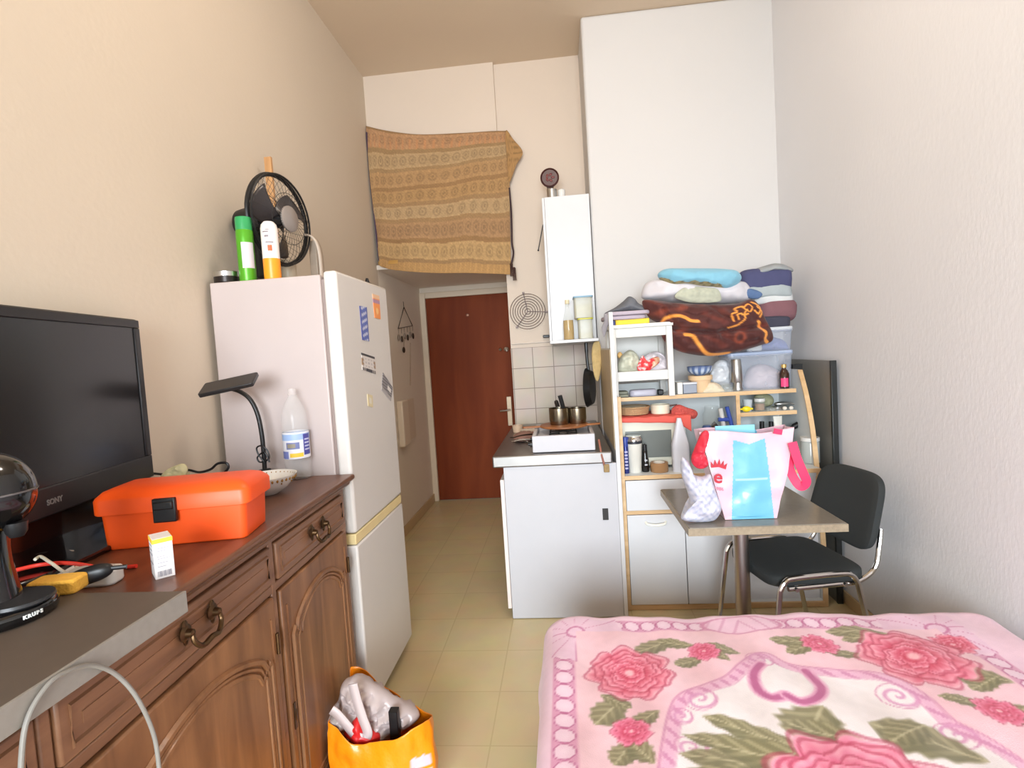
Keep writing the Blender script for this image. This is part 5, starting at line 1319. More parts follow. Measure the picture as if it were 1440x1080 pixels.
def dist(a, L):
    d = np.full(len(a), 9.); P = a[:, [0, 2]]
    for i in range(len(L)-1):
        s, e = L[i], L[i+1]; w_ = e-s; t = np.clip(((P-s) @ w_)/(w_ @ w_+1e-12), 0, 1); d = np.minimum(d, np.linalg.norm(P-s-t[:, None]*w_, axis=1))
    return d
swirl = [[(930, 459), (936, 448), (950, 444), (962, 446), (972, 451), (981, 452)],
         [(964, 470), (974, 472), (982, 482), (992, 494), (1004, 499), (1030, 497)],
         [(1024, 461), (1034, 458), (1042, 454), (1048, 447), (1043, 441), (1036, 443), (1040, 449)],
         [(1031, 452), (1028, 442), (1036, 439), (1034, 434), (1044, 431), (1050, 436), (1046, 443), (1053, 441)],
         [(1046, 433), (1054, 427), (1060, 432), (1056, 438), (1052, 434)], [(1060, 424), (1068, 427), (1074, 432), (1070, 440), (1064, 436)], [(1068, 430), (1076, 437), (1072, 445)],
         [(1070, 452), (1074, 462), (1080, 468), (1078, 476), (1084, 481)]]
SW = [wline(s) for s in swirl]; wid = [.011, .013, .0055, .0055, .005, .006, .006, .012]
b0_ = at(1041, 474, Y=BRY-.08); b1_ = at(1010, 446, Y=BRY-.08)
def bl_paint(a):
    c = cols(len(a), (72, 25, 20)); m = np.sin(a[:, 0]*34+np.sin(a[:, 2]*50)*1.4)*np.sin(a[:, 2]*46+a[:, 0]*20)
    c += np.clip(m-.2, 0, 1)[:, None]*np.array((34, 16, 8))
    lf = np.clip((b1_.x-.1-a[:, 0])/.12, 0, 1)*np.clip(m+.4, 0, 1); c += lf[:, None]*np.array((36, 20, 10))
    r = np.hypot(a[:, 0]-b0_.x, a[:, 2]-b0_.z); g = np.exp(-((r-.028)/.01)**2); c += g[:, None]*np.array((60, 32, 14))
    for L, w_ in zip(SW, wid):
        d = dist(a, L); k = np.clip((w_-d)/(w_*.4), 0, 1)[:, None]; c = c*(1-k)+np.array((236, 154, 64))*k
    return c
paint(bl, bl_paint)
# white duvet, green cloth, blue towel
zc = zpx(980, 424, 3.33)
p0 = [(904, 420), (904, 406), (912, 396), (930, 394), (960, 396), (1000, 398), (1040, 396), (1052, 402), (1057, 418), (1040, 426), (1000, 428), (960, 426), (930, 424)]
dv_ = plain('white duvet cotton', (208, 204, 209), .9, var=.02)
tag(obj('folded_duvet', soft(p0, 3.40, .14, .022, 10, 2., 30, 8, .5), dv_), 'folded white duvet lying on the brown plush blanket', 'duvet')
p0 = [(949, 418), (956, 408), (968, 403), (990, 404), (1008, 406), (1014, 416), (1012, 424), (990, 426), (968, 425)]
tag(obj('grey_green_cloth', soft(p0, 3.262, .02, .008, 30, 6., 14, 6), plain('grey green print', (176, 178, 160), .9, var=.22, scale=34)), 'grey green patterned cloth draped down the front of the white duvet', 'cloth')
p0 = [(925, 386), (934, 379), (950, 378), (990, 378), (1020, 379), (1036, 382), (1042, 392), (1032, 404), (1015, 409), (990, 406), (960, 403), (940, 402), (930, 395)]
bt = obj('bath_towel', soft(p0, 3.335, .12, .010, 16, 8., 26, 8, .5), painted('blue terry', .95, .3, 320., .2)); tag(bt, 'sky blue towel with olive border, topmost on the white duvet', 'towel')
TBL = wline([(934, 388), (944, 394), (962, 397), (985, 397), (1008, 400), (1022, 403)])
def bt_paint(a):
    c = cols(len(a), (128, 184, 206)); d = dist(a, TBL); n = np.sin(a[:, 0]*150)*np.sin(a[:, 2]*190)
    k = d < .012+.004*np.sin(a[:, 0]*90); c[k] = (150, 138, 96); c[k & (n > .2)] = (110, 100, 66); return c
paint(bt, bt_paint)
# right hand stack of clothes, bottom to top
def stack(label, x0, x1, y0, y1, Y, m, name, cat, seed, layers=1, dep=.24, e=.4):
    a, b = at(x0, y0, Y=Y), at(x1, y1, Y=Y)
    o = obj(name, slab(a.x, b.x, Y, Y+dep, b.z, a.z, layers, .010, seed, e, 12.), m); return tag(o, label, cat)
g_ = lambda rgb, n: plain(n, rgb, .9, var=.1, scale=24)
stack('dark navy garment at the bottom of the right hand stack of clothes', 1064, 1116, 446, 460, 3.36, g_((62, 62, 76), 'dark navy knit'), 'folded_garment', 'garment', 1.)
stack('mauve brown folded jumper low in the right hand stack of clothes', 1068, 1131, 421, 449, 3.36, g_((124, 86, 92), 'mauve knit'), 'folded_jumper', 'jumper', 2., 1, .24, .6)
stack('white folded shirt under the grey one in the right hand stack', 1062, 1122, 413, 424, 3.37, g_((206, 208, 208), 'white shirt'), 'folded_shirt', 'shirt', 3.)
stack('light grey folded shirt under the navy pullover', 1052, 1121, 402, 416, 3.37, g_((164, 172, 174), 'light grey shirt'), 'folded_shirt', 'shirt', 4.)
stack('navy blue folded pullover near top of the right hand stack', 1045, 1121, 379, 408, 3.36, g_((72, 74, 108), 'navy pullover'), 'folded_pullover', 'pullover', 5., 1, .24, .5)
p0 = [(1048, 388), (1058, 380), (1075, 374), (1088, 371), (1100, 373), (1113, 379), (1110, 384), (1080, 384), (1060, 390)]
tag(obj('grey_shirt', soft(p0, 3.46, .10, .010, 18, 3., 14, 6), g_((150, 154, 156), 'grey shirt')), 'crumpled grey shirt topmost on the right hand stack', 'shirt')
p0 = [(1046, 411), (1054, 406), (1066, 409), (1072, 414), (1066, 420), (1052, 419)]
tag(obj('blue_sock', soft(p0, 3.345, .02, .006, 30, 3., 10, 6), g_((88, 112, 150), 'denim blue')), 'small denim blue bundle squeezed between duvet and right hand stack', 'sock')

# dark steel sheet leaning in the corner by the right wall
sa, sb = at(1173, 507, X=1.47), at(1119, 507, X=1.47)
MS = thing('steel_sheet', 'tall dark polished steel panel standing between shelving and right wall', 'panel', (1.47, (sa.y+sb.y)/2, 0))
ds = plain('dark polished steel', (150, 148, 142), .5, .55, var=.2, scale=3)
obj('sheet', MB().box(1.455, 1.475, sa.y, 3.70, 0.0, sa.z), ds, MS, world=True, bevel=.001)
obj('folded_edge', MB().box(1.450, 1.480, sa.y-.006, sa.y+.012, 0.0, sa.z+.001), plain('dark edge', (70, 72, 72), .3, .8), MS, world=True, bevel=.002)
p = at(1122, 517, X=1.42); 
obj('top_bracket', MB().box(1.40, 1.456, 3.44, 3.50, p.z-.03, p.z+.02), black_pl, MS, world=True)

# ------------------------------------------------------------------ table
TX0, TX1, TY0, TY1, TZ = .475, 1.085, 2.215, 2.84, .75
TBn = thing('pedestal_table', 'square grey stone look table on one chrome leg before the shelving', 'table', ((TX0+TX1)/2, (TY0+TY1)/2, 0))
stone = plain('mottled grey brown laminate', (124, 117, 106), .2, var=.12, scale=50)
edge = plain('speckled edge', (146, 132, 110), .4, var=.4, scale=90)
obj('tabletop', MB().box(TX0, TX1, TY0, TY1, TZ-.032, TZ), stone, TBn, world=True, bevel=.003)
obj('table_edge', MB().box(TX0-.004, TX1+.004, TY0-.004, TY0, TZ-.033, TZ-.003).box(TX0-.004, TX0, TY0, TY1, TZ-.033, TZ-.003).box(TX1, TX1+.004, TY0, TY1, TZ-.033, TZ-.003), edge, TBn, world=True, label='speckled front edge')
lx, ly = .772, 2.53
obj('leg', MB().lathe([(.034, .02), (.034, TZ-.035)], 32, T(lx, ly, 0)), plain('worn chrome', (186, 178, 172), .3, 1., var=.1, scale=6), TBn, world=True, label='round chrome leg')
obj('top_plate', MB().box(lx-.09, lx+.09, ly-.09, ly+.09, TZ-.04, TZ-.032), black_pl, TBn, world=True)
obj('base', MB().lathe([(.22, 0), (.22, .008), (.05, .022)], 40, T(lx, ly, 0)), plain('brushed base', (150, 146, 140), .3, 1.), TBn, world=True)

# ------------------------------------------------------------------ chair
# local: x towards the front of the seat, y left, origin on the floor under the seat centre
CH = thing('stacking_chair', 'black upholstered chair with chrome frame pulled up right of the table', 'chair', (1.02, 2.60, 0), math.radians(190))
blk = plain('black chair fabric', (46, 49, 49), .85, var=.1, scale=200, bump=.2, bscale=500)
SZs = .475
def seat(q):
    return Vector((q[0], q[1]*(1-.06*(q[0]/.21)), q[2]-.012*max(0, q[0]-.1)/.1))
so = obj('seat', MB().ell((0, 0, SZs-.02), (.215, .225, .032), 44, 20, .35, seat), blk, CH)
def back(q):
    h = (q[2]-.72)/.16
    return Vector((q[0]-.055-.035*math.cos(q[1]/.22*1.2)-.045*h, q[1]*(1-.05*h), q[2]-.012))
obj('backrest', MB().ell((-.205, 0, .71), (.026, .215, .165), 20, 30, .42, back), blk, CH)
rt = .0115
for s in (-1, 1):
    y = s*.238
    loop = [(.255, y*1.06, .0), (.20, y, SZs-.05), (.175, y, SZs-.012), (.13, y, SZs), (-.07, y, SZs), (-.125, y, SZs-.012), (-.15, y, SZs-.05), (-.235, y*1.06, .0)]
    obj('leg_frame', MB().tube(smooth_line(loop[:2], 1)+smooth_line(loop[1:-1], 6)+[Vector(loop[-1])], rt, 10), chrome, CH)
    up = [(.15, s*.215, SZs-.055), (-.05, s*.215, SZs-.055), (-.17, s*.215, SZs-.05), (-.25, s*.212, SZs+.0), (-.278, s*.205, SZs+.09), (-.30, s*.19, SZs+.16)]
    obj('back_support', MB().tube(smooth_line(up, 7), rt*.95, 10), chrome, CH)
    obj('glide', MB().lathe([(.014, 0), (.015, .02)], 14, T(.252, y*1.06, 0)), black_pl, CH); obj('glide', MB().lathe([(.014, 0), (.015, .02)], 14, T(-.232, y*1.06, 0)), black_pl, CH)
for x in (.12, -.10): obj('crossbar', MB().tube([(x, -.236, SZs-.055), (x, .236, SZs-.055)], .009, 8), chrome, CH)

# ------------------------------------------------------------------ bags on the table
# big tote: tapered, pink sides with a blue stripe
TYf = 2.30
q = [at(1020, 737, Y=TYf), at(1093, 737, Y=TYf), at(1123, 612, Y=TYf), at(986, 606, Y=TYf)]
TG = thing('tote_bag', 'large pale pink tote bag with light blue stripe standing on the table', 'tote bag', ((q[0].x+q[1].x)/2, TYf+.09, TZ))
tote_m = painted('laminated tote fabric', .3, .12, 40., coat=.2)
zt1 = (q[2].z+q[3].z)/2
DPT = .17
def tote(u, v):
    # u goes round: front 0-.4, right .4-.5, back .5-.9, left .9-1
    x0 = q[0].x+(q[3].x-q[0].x)*v; x1 = q[1].x+(q[2].x-q[1].x)*v; dep = DPT*(1-.45*v)
    yf = TYf+.012*v+.02*v*v
    zb = TZ+.002+(zt1-TZ)*v
    if u < .4: t = u/.4; x, y = x0+(x1-x0)*t, yf
    elif u < .5: t = (u-.4)/.1; x, y = x1-.012*math.sin(PI*t)*v, yf+dep*t
    elif u < .9: t = (u-.5)/.4; x, y = x1-(x1-x0)*t, yf+dep
    else: t = (u-.9)/.1; x, y = x0+.012*math.sin(PI*t)*v, yf+dep*(1-t)
    y += .010*nz((x, 0, zb), 14, 2)*(1 if v > .03 else 0)
    x += .006*nz((x, 3, zb), 12, 4)*v
    if v > .8: zb += .010*math.sin((x-x0)/(x1-x0)*6.5+.6)*(v-.8)/.2
    return (x, y, zb)
mb = MB().grid(tote, 200, 90, cu=True); mb.f.append(tuple(range(199, -1, -1)))
tb = obj('bag', mb, tote_m, TG, world=True, solid=.002, soff=-1.)
ZH0 = zt1-TZ
def tote_paint(a):
    c = cols(len(a), (212, 176, 188)); v = (a[:, 2]-TZ)/ZH0
    x0 = q[0].x+(q[3].x-q[0].x)*v; x1 = q[1].x+(q[2].x-q[1].x)*v; t = (a[:, 0]-x0)/(x1-x0)
    s0 = at(1034, 610, Y=TYf).x; s1 = at(1079, 610, Y=TYf).x; b0 = at(1029, 733, Y=TYf).x; b1 = at(1089, 733, Y=TYf).x
    lo = b0+(s0-b0)*np.clip(v, 0, 1); hi = b1+(s1-b1)*np.clip(v, 0, 1)
    st_ = (a[:, 0] > lo) & (a[:, 0] < hi) & (a[:, 1] < TYf+.075)
    top_ = .86+.06*np.abs((a[:, 0]-(lo+hi)/2)/(hi-lo)*2)
    blue = st_ & (v < top_); c[blue] = (104, 172, 200)
    w_ = blue & (np.abs(v-.46) < .012) & (a[:, 0] > lo+.012) & (a[:, 0] < hi-.01); c[w_] = (160, 200, 216)
    back_ = a[:, 1] > TYf+.08; c[back_ & (a[:, 0] > lo) & (a[:, 0] < hi)] = (104, 172, 200)
    return c
paint(tb, tote_paint)
# printed crown, letter and small figures on the bag's front
redp = plain('red print', (176, 34, 50), .5, var=.03)
def yfront(z): v = (z-TZ)/ZH0; return TYf+.012*v+.02*v*v-.012
pe = at(1010, 671, Y=TYf)
mt = frame((pe.x, yfront(pe.z), pe.z), (1, 0, -.12), (.12, 0, 1), (0, -1, 0))
obj('printed_letter', text_mb('e', .08, .0008, mt, .0012), redp, TG, world=True, label='red letter e on the front')
pc_ = at(1011, 655, Y=TYf)
mt = frame((pc_.x, yfront(pc_.z), pc_.z), (1, 0, -.12), (.12, 0, 1), (0, -1, 0))
cr = [(-.030, -.012), (-.033, .014), (-.020, .000), (-.017, .024), (-.006, .003), (.001, .028), (.008, .003), (.019, .022), (.021, .000), (.034, .012), (.030, -.014), (0, -.006)]
obj('printed_crown', MB().prism(cr, -.0008, .0008, mt), redp, TG, world=True, label='red crown above the letter')
pn = at(1010, 687, Y=TYf); mt = frame((pn.x, yfront(pn.z)-.004, pn.z), (1, 0, -.12), (.12, 0, 1), (0, -1, 0))
obj('printed_figures', text_mb('1986', .02, .0008, mt), plain('pale pink print', (206, 112, 136), .5), TG, world=True, label='faint pink figures below')
strap = plain('crimson strap', (226, 44, 90), .5, var=.06)
def ribbon(name, pts, w_, m, Y, lb=None):
    L = smooth_line([at(x, y, Y=Y+dy) for x, y, dy in pts], 8); mb = MB(); v = []
    for i, p in enumerate(L):
        t = (L[min(i+1, len(L)-1)]-L[max(i-1, 0)]).normalized(); n = t.cross(Vector((0, 1, 0))).normalized() if abs(t.y) < .95 else Vector((1, 0, 0))
        v += [p-n*w_/2, p+n*w_/2]
    mb.add(v, [(2*i, 2*i+1, 2*i+3, 2*i+2) for i in range(len(L)-1)])
    return obj(name, mb, m, TG, world=True, solid=.003, label=lb, smooth=False)
ribbon('strap', [(1114, 622, -.01), (1121, 645, -.02), (1129, 664, -.025), (1134, 678, -.025), (1126, 684, -.02), (1116, 672, -.01), (1110, 655, .0), (1113, 635, .01)], .036, strap, TYf+.02, 'crimson strap hanging at the right')
obj('strap', soft([(986, 610), (993, 605), (997, 611), (992, 624), (990, 640), (996, 653), (988, 659), (978, 657), (972, 646), (978, 628)], TYf+.015, .03, .016, 40, 5., 14, 6), plain('red strap', (206, 48, 66), .5, var=.2, scale=20), TG, world=True, label='bunched red strap drooping at the left')
ribbon('strap_end', [(1088, 606, .0), (1100, 608, .0)], .022, strap, TYf+.02, 'crimson strap end at the rim')
z_i = at(1050, 607, Y=TYf+.1)
obj('inner_flap', MB().box(at(1008, 608, Y=TYf+.09).x, at(1064, 605, Y=TYf+.09).x, TYf+.112, TYf+.116, zt1-.05, zt1+.018), plain('light blue laminate', (140, 206, 226), .35), TG, world=True, label='light blue rim at the back')
# small checked carrier bag
p0 = [(958, 724), (962, 712), (970, 702), (966, 684), (960, 668), (957, 650), (959, 637), (967, 643), (974, 660), (987, 664), (998, 661), (1002, 672), (1008, 690), (1014, 708), (1008, 722), (998, 727), (975, 728)]
cb = obj('carrier_bag', soft(p0, 2.285, .05, .016, 22, 8., 26, 8, .5), painted('checked plastic film', .3, .1, 30.)); tag(cb, 'small white and grey checked plastic bag left of the tote bag', 'plastic bag')
def cb_paint(a):
    c = cols(len(a), (196, 195, 206)); u = a[:, 0]*.8+a[:, 2]*.6; w_ = a[:, 0]*.6-a[:, 2]*.8
    k = (np.sin(u*300) > .35) | (np.sin(w_*300) > .35); c[k] = (184, 186, 202); c[(np.sin(u*300) > .35) & (np.sin(w_*300) > .35)] = (166, 170, 192); return c
paint(cb, cb_paint)
# drop it onto the table top
lowz = min((cb.matrix_basis @ v.co).z for v in cb.data.vertices)
cb.location.z += TZ-lowz+.001
# ------------------------------------------------------------------ bed
EX0, EX1, EY1, EY0, EZ = -.125, 1.44, 2.03, .12, .50
BEDt = thing('bed', 'double bed under the rose patterned blanket beside the right wall', 'bed', ((EX0+EX1)/2, (EY0+EY1)/2, 0))
obj('mattress', MB().box(EX0+.03, EX1-.03, EY0+.03, EY1-.03, .27, EZ-.012), plain('mattress ticking', (226, 220, 214), .9), BEDt, world=True, bevel=.05, seg=4)
obj('bed_base', MB().box(EX0+.05, EX1-.05, EY0+.05, EY1-.05, .08, .268), plain('bed base fabric', (120, 96, 88), .9), BEDt, world=True, bevel=.01)
for x in (EX0+.1, EX1-.1):
    for y in (EY0+.1, EY1-.1): obj('leg', MB().lathe([(.025, 0), (.03, .085)], 20, T(x, y, 0)), plain('dark leg', (60, 44, 36), .5), BEDt, world=True)
rc, RB, HG = .10, .065, .36
ix0, ix1, iy0, iy1 = EX0+rc, EX1-rc, EY0+rc, EY1-rc
st_ = .0056
ux = np.arange(EX0-HG, EX1+.22, st_); uy = np.arange(EY0+.0, EY1+HG, st_)
GX, GY = np.meshgrid(ux, uy); gx, gy = GX.ravel(), GY.ravel()
qx, qy = np.clip(gx, ix0, ix1), np.clip(gy, -9, iy1)
dx, dy = gx-qx, gy-qy; s = np.hypot(dx, dy); ss = np.where(s > 1e-9, s, 1)
nx, ny = dx/ss, dy/ss
fl_ = rc-RB                                  # flat part of the margin
t = np.clip((s-fl_)/RB, 0, PI/2); down = np.clip(s-fl_-RB*PI/2, 0, 9)
wav = .018*np.sin((gx+gy)*13)*np.clip(down/.2, 0, 1) + .006*np.sin(gx*31-gy*27)*np.clip(down/.1, 0, 1)
rad = np.minimum(s, fl_)+RB*np.sin(t)+.05*down+wav
px_ = qx+nx*rad; py_ = qy+ny*rad
pz_ = EZ - RB*(1-np.cos(t)) - down + .005*np.sin(gx*9+1)*np.sin(gy*7) + .003*np.sin(gx*21+gy*17) + .0025*np.sin(gx*40-gy*9)
pz_ = np.maximum(pz_, .035)
px_ = np.minimum(px_, XR-.014)
nu_, nv_ = len(ux), len(uy)
ii = np.arange(nu_*nv_).reshape(nv_, nu_)
quads = np.stack([ii[:-1, :-1], ii[:-1, 1:], ii[1:, 1:], ii[1:, :-1]], -1).reshape(-1, 4)
me = bpy.data.meshes.new('blanket'); me.from_pydata(np.stack([px_, py_, pz_], 1).tolist(), [], quads.tolist()); me.update(); me.shade_smooth()
BKT = bpy.data.objects.new('blanket', me); COL.objects.link(BKT)
me.materials.append(painted('printed plush', .8, .2, 350., .25))
tag(BKT, 'pink plush blanket printed with red roses and a chain border spread over the bed', 'blanket')
# the print, laid out on the flat cloth
def W(x, y): p = at(x, y, Z=EZ); return np.array((p.x, p.y))
A2 = np.stack([gx, gy], 1)
C_ = np.tile(np.array((237., 197, 206)), (len(gx), 1))
def noise2(k, sd=0.): return np.sin(gx*k+sd+1.7*np.sin(gy*k*.7+sd))*np.sin(gy*k*.9-sd+1.3*np.sin(gx*k*.8))
n1, n2, n3 = noise2(17), noise2(41, 2.), noise2(90, 1.)
C_ += (n1*5)[:, None]*np.array((.4, 1, .9)) + (n2*3)[:, None]
def mix(k, col):
    global C_
    k = np.clip(k, 0, 1)[:, None]; C_ = C_*(1-k)+np.asarray(col, float)*k
def pline(pts, n=8, closed=False):
    return np.array([(p.x, p.y) for p in smooth_line([(*W(x, y), 0) for x, y in pts], n, closed)])
def dline(L):
    d = np.full(len(gx), 9.)
    for i in range(len(L)-1):
        a, b = L[i], L[i+1]
        sel = (gx > min(a[0], b[0])-.12) & (gx < max(a[0], b[0])+.12) & (gy > min(a[1], b[1])-.12) & (gy < max(a[1], b[1])+.12)
        if not sel.any(): continue
        P = A2[sel]; w_ = b-a; t = np.clip(((P-a) @ w_)/(w_ @ w_+1e-12), 0, 1)
        d[sel] = np.minimum(d[sel], np.linalg.norm(P-a-t[:, None]*w_, axis=1))
    return d
def inside(L):
    c = np.zeros(len(gx), bool); n = len(L)
    for i in range(n):
        (x1, y1), (x2, y2) = L[i], L[(i+1) % n]
        if y1 == y2: continue
        c ^= ((y1 > gy) != (y2 > gy)) & (gx < (x2-x1)*(gy-y1)/(y2-y1)+x1)
    return c
# white field
sc = [(942, 1085), (947, 1045), (955, 1000), (968, 982), (1000, 972), (1030, 958), (1052, 938), (1075, 924), (1100, 934), (1150, 944), (1215, 950), (1262, 962), (1296, 984), (1330, 1015), (1385, 1045), (1450, 1085)]
SL = pline(sc); poly = np.concatenate([SL, np.array([(SL[-1][0], -1.), (SL[0][0]-.0, -1.)])])
ins = inside(poly); ds_ = dline(SL); sd = np.where(ins, ds_, -ds_)
mix((sd+.004)/.02, (238, 232, 232))
mix((ins & (sd > .02))*np.clip(n2*.3, 0, .2), (222, 216, 214))
mix((.020-np.abs(sd+.006))/.008*.9, (228, 178, 204)); mix((.0055-np.abs(sd+.026))/.004*.8, (206, 138, 172)); mix((.004-np.abs(sd-.012))/.004*.6, (214, 160, 188))
scal = np.abs(np.sin((gx*1.3+gy)*48)); mix(((.02-np.abs(sd+.006))/.006)*(scal > .85)*.6, (208, 140, 176))
# curls of the scroll
for cx_, cy_, r_c, sg in ((985, 985, .045, 1), (1068, 928, .04, -1), (1262, 978, .05, 1), (958, 1005, .03, 1), (1345, 1032, .045, -1), (972, 1050, .04, 1)):
    c = W(cx_, cy_); rr = np.hypot(gx-c[0], gy-c[1]); th = np.arctan2(gy-c[1], gx-c[0])
    sp_ = np.abs(((rr/r_c*1.6 - sg*th/(2*PI)) % 1)-.5); mix((rr < r_c)*np.clip((.5-sp_-.25)*6, 0, 1)*.9, (212, 146, 186)); mix((.004-np.abs(rr-r_c))/.004*.8, (206, 132, 170))
# heart shaped crescent
hl = pline([(1070, 936), (1060, 950), (1066, 970), (1086, 982), (1106, 978)]); hr = pline([(1106, 978), (1128, 986), (1150, 980), (1155, 966), (1142, 950), (1132, 940)])
for L in (hl, hr):
    d = dline(L); mix((.022-d)/.006, (226, 166, 196)); mix((.013-d)/.005, (184, 88, 140))
# chain border
edL = W(793, 950)[0]+.0; edT = W(1000, 879)[1]; edR = W(1395, 925)[0]
BWd = .032
def chain(u, v, lo, hi, pitch):
    m = (u > lo) & (u < hi)
    band = m*np.clip((BWd+.006-np.abs(v))/.006, 0, 1)
    mix(band, (216, 152, 182))
    k = ((u-lo)/pitch); f = (k % 1-.5)*pitch; q_ = np.hypot(f/(pitch*.47), v/(BWd*.92))
    mix(m*np.clip((1.05-q_)*7, 0, 1), (236, 204, 220)); mix(m*np.clip((.10-np.abs(q_-.98))/.06, 0, 1)*.85, (178, 80, 130))
    mix(m*np.clip((.6-q_)*3, 0, 1)*.5, (240, 216, 228))
outer = (gx < edL-BWd) | (gy > edT+BWd) | (gx > edR+BWd)
mix(outer*.85, (236, 204, 220)); mix(outer*np.clip(n1*.5, 0, .3), (226, 190, 210))
chain(-gy, gx-edL, -edT+.15, 0.2, .062)
chain(gx, gy-edT, edL+.16, edR-.16, .056)
chain(-gy, gx-edR, -edT+.15, 0.2, .062)
# corner and middle scrolls of the border
for (c, fl2) in (((edL+.01, edT-.01), 1), ((edR-.01, edT-.01), -1)):
    lx_, ly_ = (gx-c[0]-fl2*BWd)*fl2, gy-c[1]+BWd
    rr = np.hypot(lx_, ly_); th = np.arctan2(ly_, -lx_)
    m = ((lx_ < 0) | (ly_ > 0)) & (lx_ > -.085) & (ly_ < .085) & (rr < .17-.012*np.abs(np.sin(th*6)))
    mix(m*.95, (232, 196, 216)); mix(m*np.clip((.16-np.abs(np.sin(th*6)))*8, 0, 1)*(rr > .03)*.85, (200, 118, 160)); mix(m*np.clip((.006-np.abs(rr-.03))/.003, 0, 1), (200, 118, 160))
cm = W(1040, 876)
lx_, ly_ = gx-cm[0], gy-edT
q_ = np.hypot(lx_/.14, ly_/.055); mix(np.clip((1-q_)*6, 0, 1), (234, 196, 214)); mix(np.clip((.08-np.abs(q_-.95))/.05, 0, 1), (206, 132, 166)); mix((q_ < .9)*(np.sin(np.abs(lx_)*120+ly_*60) > .8)*.6, (208, 142, 176))
# leaves and roses
def leaf_at(x, y, L, wd_, ang, col=(122, 116, 74)):
    c = W(x, y); ca_, sa_ = math.cos(ang), math.sin(ang)
    lx = ((gx-c[0])*ca_+(gy-c[1])*sa_)/L; ly = (-(gx-c[0])*sa_+(gy-c[1])*ca_)/wd_
    prof_ = np.clip(1-lx*lx, 0, 1)**.8*(1-.25*lx); q_ = prof_-np.abs(ly)+.10*np.sin(lx*16)*np.abs(ly)
    k = np.clip(q_*5, 0, 1)*(np.abs(lx) < 1); mix(k*.92, col)
    mix(k*np.clip(np.sin(lx*14+np.abs(ly)*9)*.5+.1, 0, .5), (190, 182, 140)); mix(k*np.clip((.09-np.abs(ly))/.06, 0, 1)*.7, (196, 188, 150)); mix(k*np.clip(-ly*.7, 0, .4), (84, 82, 46))
def rose(x, y, R, sd, deep=(196, 24, 64), pale=(246, 176, 190), lay=6, c=None):
    c = W(x, y) if c is None else c
    ex, ey = gx-c[0], gy-c[1]; r = np.hypot(ex, ey); th = np.arctan2(ey, ex); rnd = random.Random(sd)
    sel = r < R*1.25
    for i in range(lay):
        Ri = R*(1-i/lay*.92); npet = (7, 6, 5, 5, 4, 3, 3)[i]; ph = rnd.uniform(0, 6.3)
        off = np.array((rnd.uniform(-1, 1), rnd.uniform(-1, 1)))*R*.05*(i > 0)
        e2 = np.hypot(ex-off[0], ey-off[1]); t2 = np.arctan2(ey-off[1], ex-off[0])
        pt = np.abs(np.cos(npet*(t2-ph)/2+.35*np.sin(t2*2+ph)))
        rho = Ri*(.78+.24*pt**.5+.05*np.sin(t2*11+sd)); q_ = e2/rho
        k = sel*np.clip((1.02-q_)*14, 0, 1)
        rim = np.clip((q_-.55)/.45, 0, 1)
        tone = .25+.75*rim**1.5 - .35*(1-pt)**2 + .08*np.sin(t2*23+e2*60)
        col = np.array(deep)[None]*(1-np.clip(tone, 0, 1))[:, None]+np.array(pale)[None]*np.clip(tone, 0, 1)[:, None]
        if i % 2: col = col*np.array((.98, .9, .92))
        C_[:] = C_*(1-k[:, None])+col*k[:, None]
        mix(sel*np.clip((.05-np.abs(q_-1.03))/.03, 0, 1)*.5, (170, 24, 62))
    mix(sel*np.clip((.16*R-r)/(.08*R), 0, 1)*.8, (250, 214, 214))
for a in ((921, 908, .085, .042, .5), (950, 905, .06, .03, -.2), (857, 1000, .07, .05, .9), (866, 985, .05, .03, 2.6), (969, 930, .055, .03, .4), (1014, 914, .06, .034, -.4), (1008, 922, .05, .025, -.8),
          (1120, 903, .085, .032, -.25), (1128, 911, .06, .03, .3), (1187, 918, .08, .025, -.35), (1205, 889, .10, .035, -.1), (1213, 897, .07, .03, .1), (1372, 952, .085, .05, -.5), (1385, 962, .06, .03, .4), (1364, 990, .07, .025, -.5),
          (908, 1010, .055, .03, .7), (876, 1058, .05, .035, 1.0), (902, 1058, .05, .035, -1.0), (1434, 1005, .05, .06, .6),
          (1065, 1034, .14, .035, -.55), (1048, 1052, .15, .035, -.35), (1040, 1070, .14, .04, -.15), (1085, 1062, .14, .05, -.3), (1030, 1090, .14, .04, .1)):
    leaf_at(*a)
leaf_at(1143, 1018, .095, .085, .9); leaf_at(1160, 1030, .09, .05, -.4); leaf_at(1302, 1042, .12, .075, -.6); leaf_at(1278, 1030, .07, .05, .5)
rose(885, 944, .128, 3)
rose(1340, 905, .06, 8, lay=3); rose(1285, 924, .15, 5)
for x, y, R, sd in ((990, 917, .05, 1), (1153, 906, .055, 2), (888, 1028, .052, 4), (1405, 1000, .055, 6)): rose(x, y, R, sd, (206, 44, 90), (238, 150, 176), 3)
rose(0, 0, .20, 11, (214, 62, 112), (244, 176, 194), 7, W(1228, 1122))
C_ += (n3*2.5)[:, None]; C_ *= np.array((.95, .935, .94))
_c = np.clip(C_/255., 0, 1); _c = np.where(_c <= .04045, _c/12.92, ((_c+.055)/1.055)**2.4)
ca_ = me.color_attributes.new('Col', 'FLOAT_COLOR', 'POINT')
ca_.data.foreach_set('color', np.concatenate([_c, np.ones((len(gx), 1))], 1).astype(np.float32).ravel())

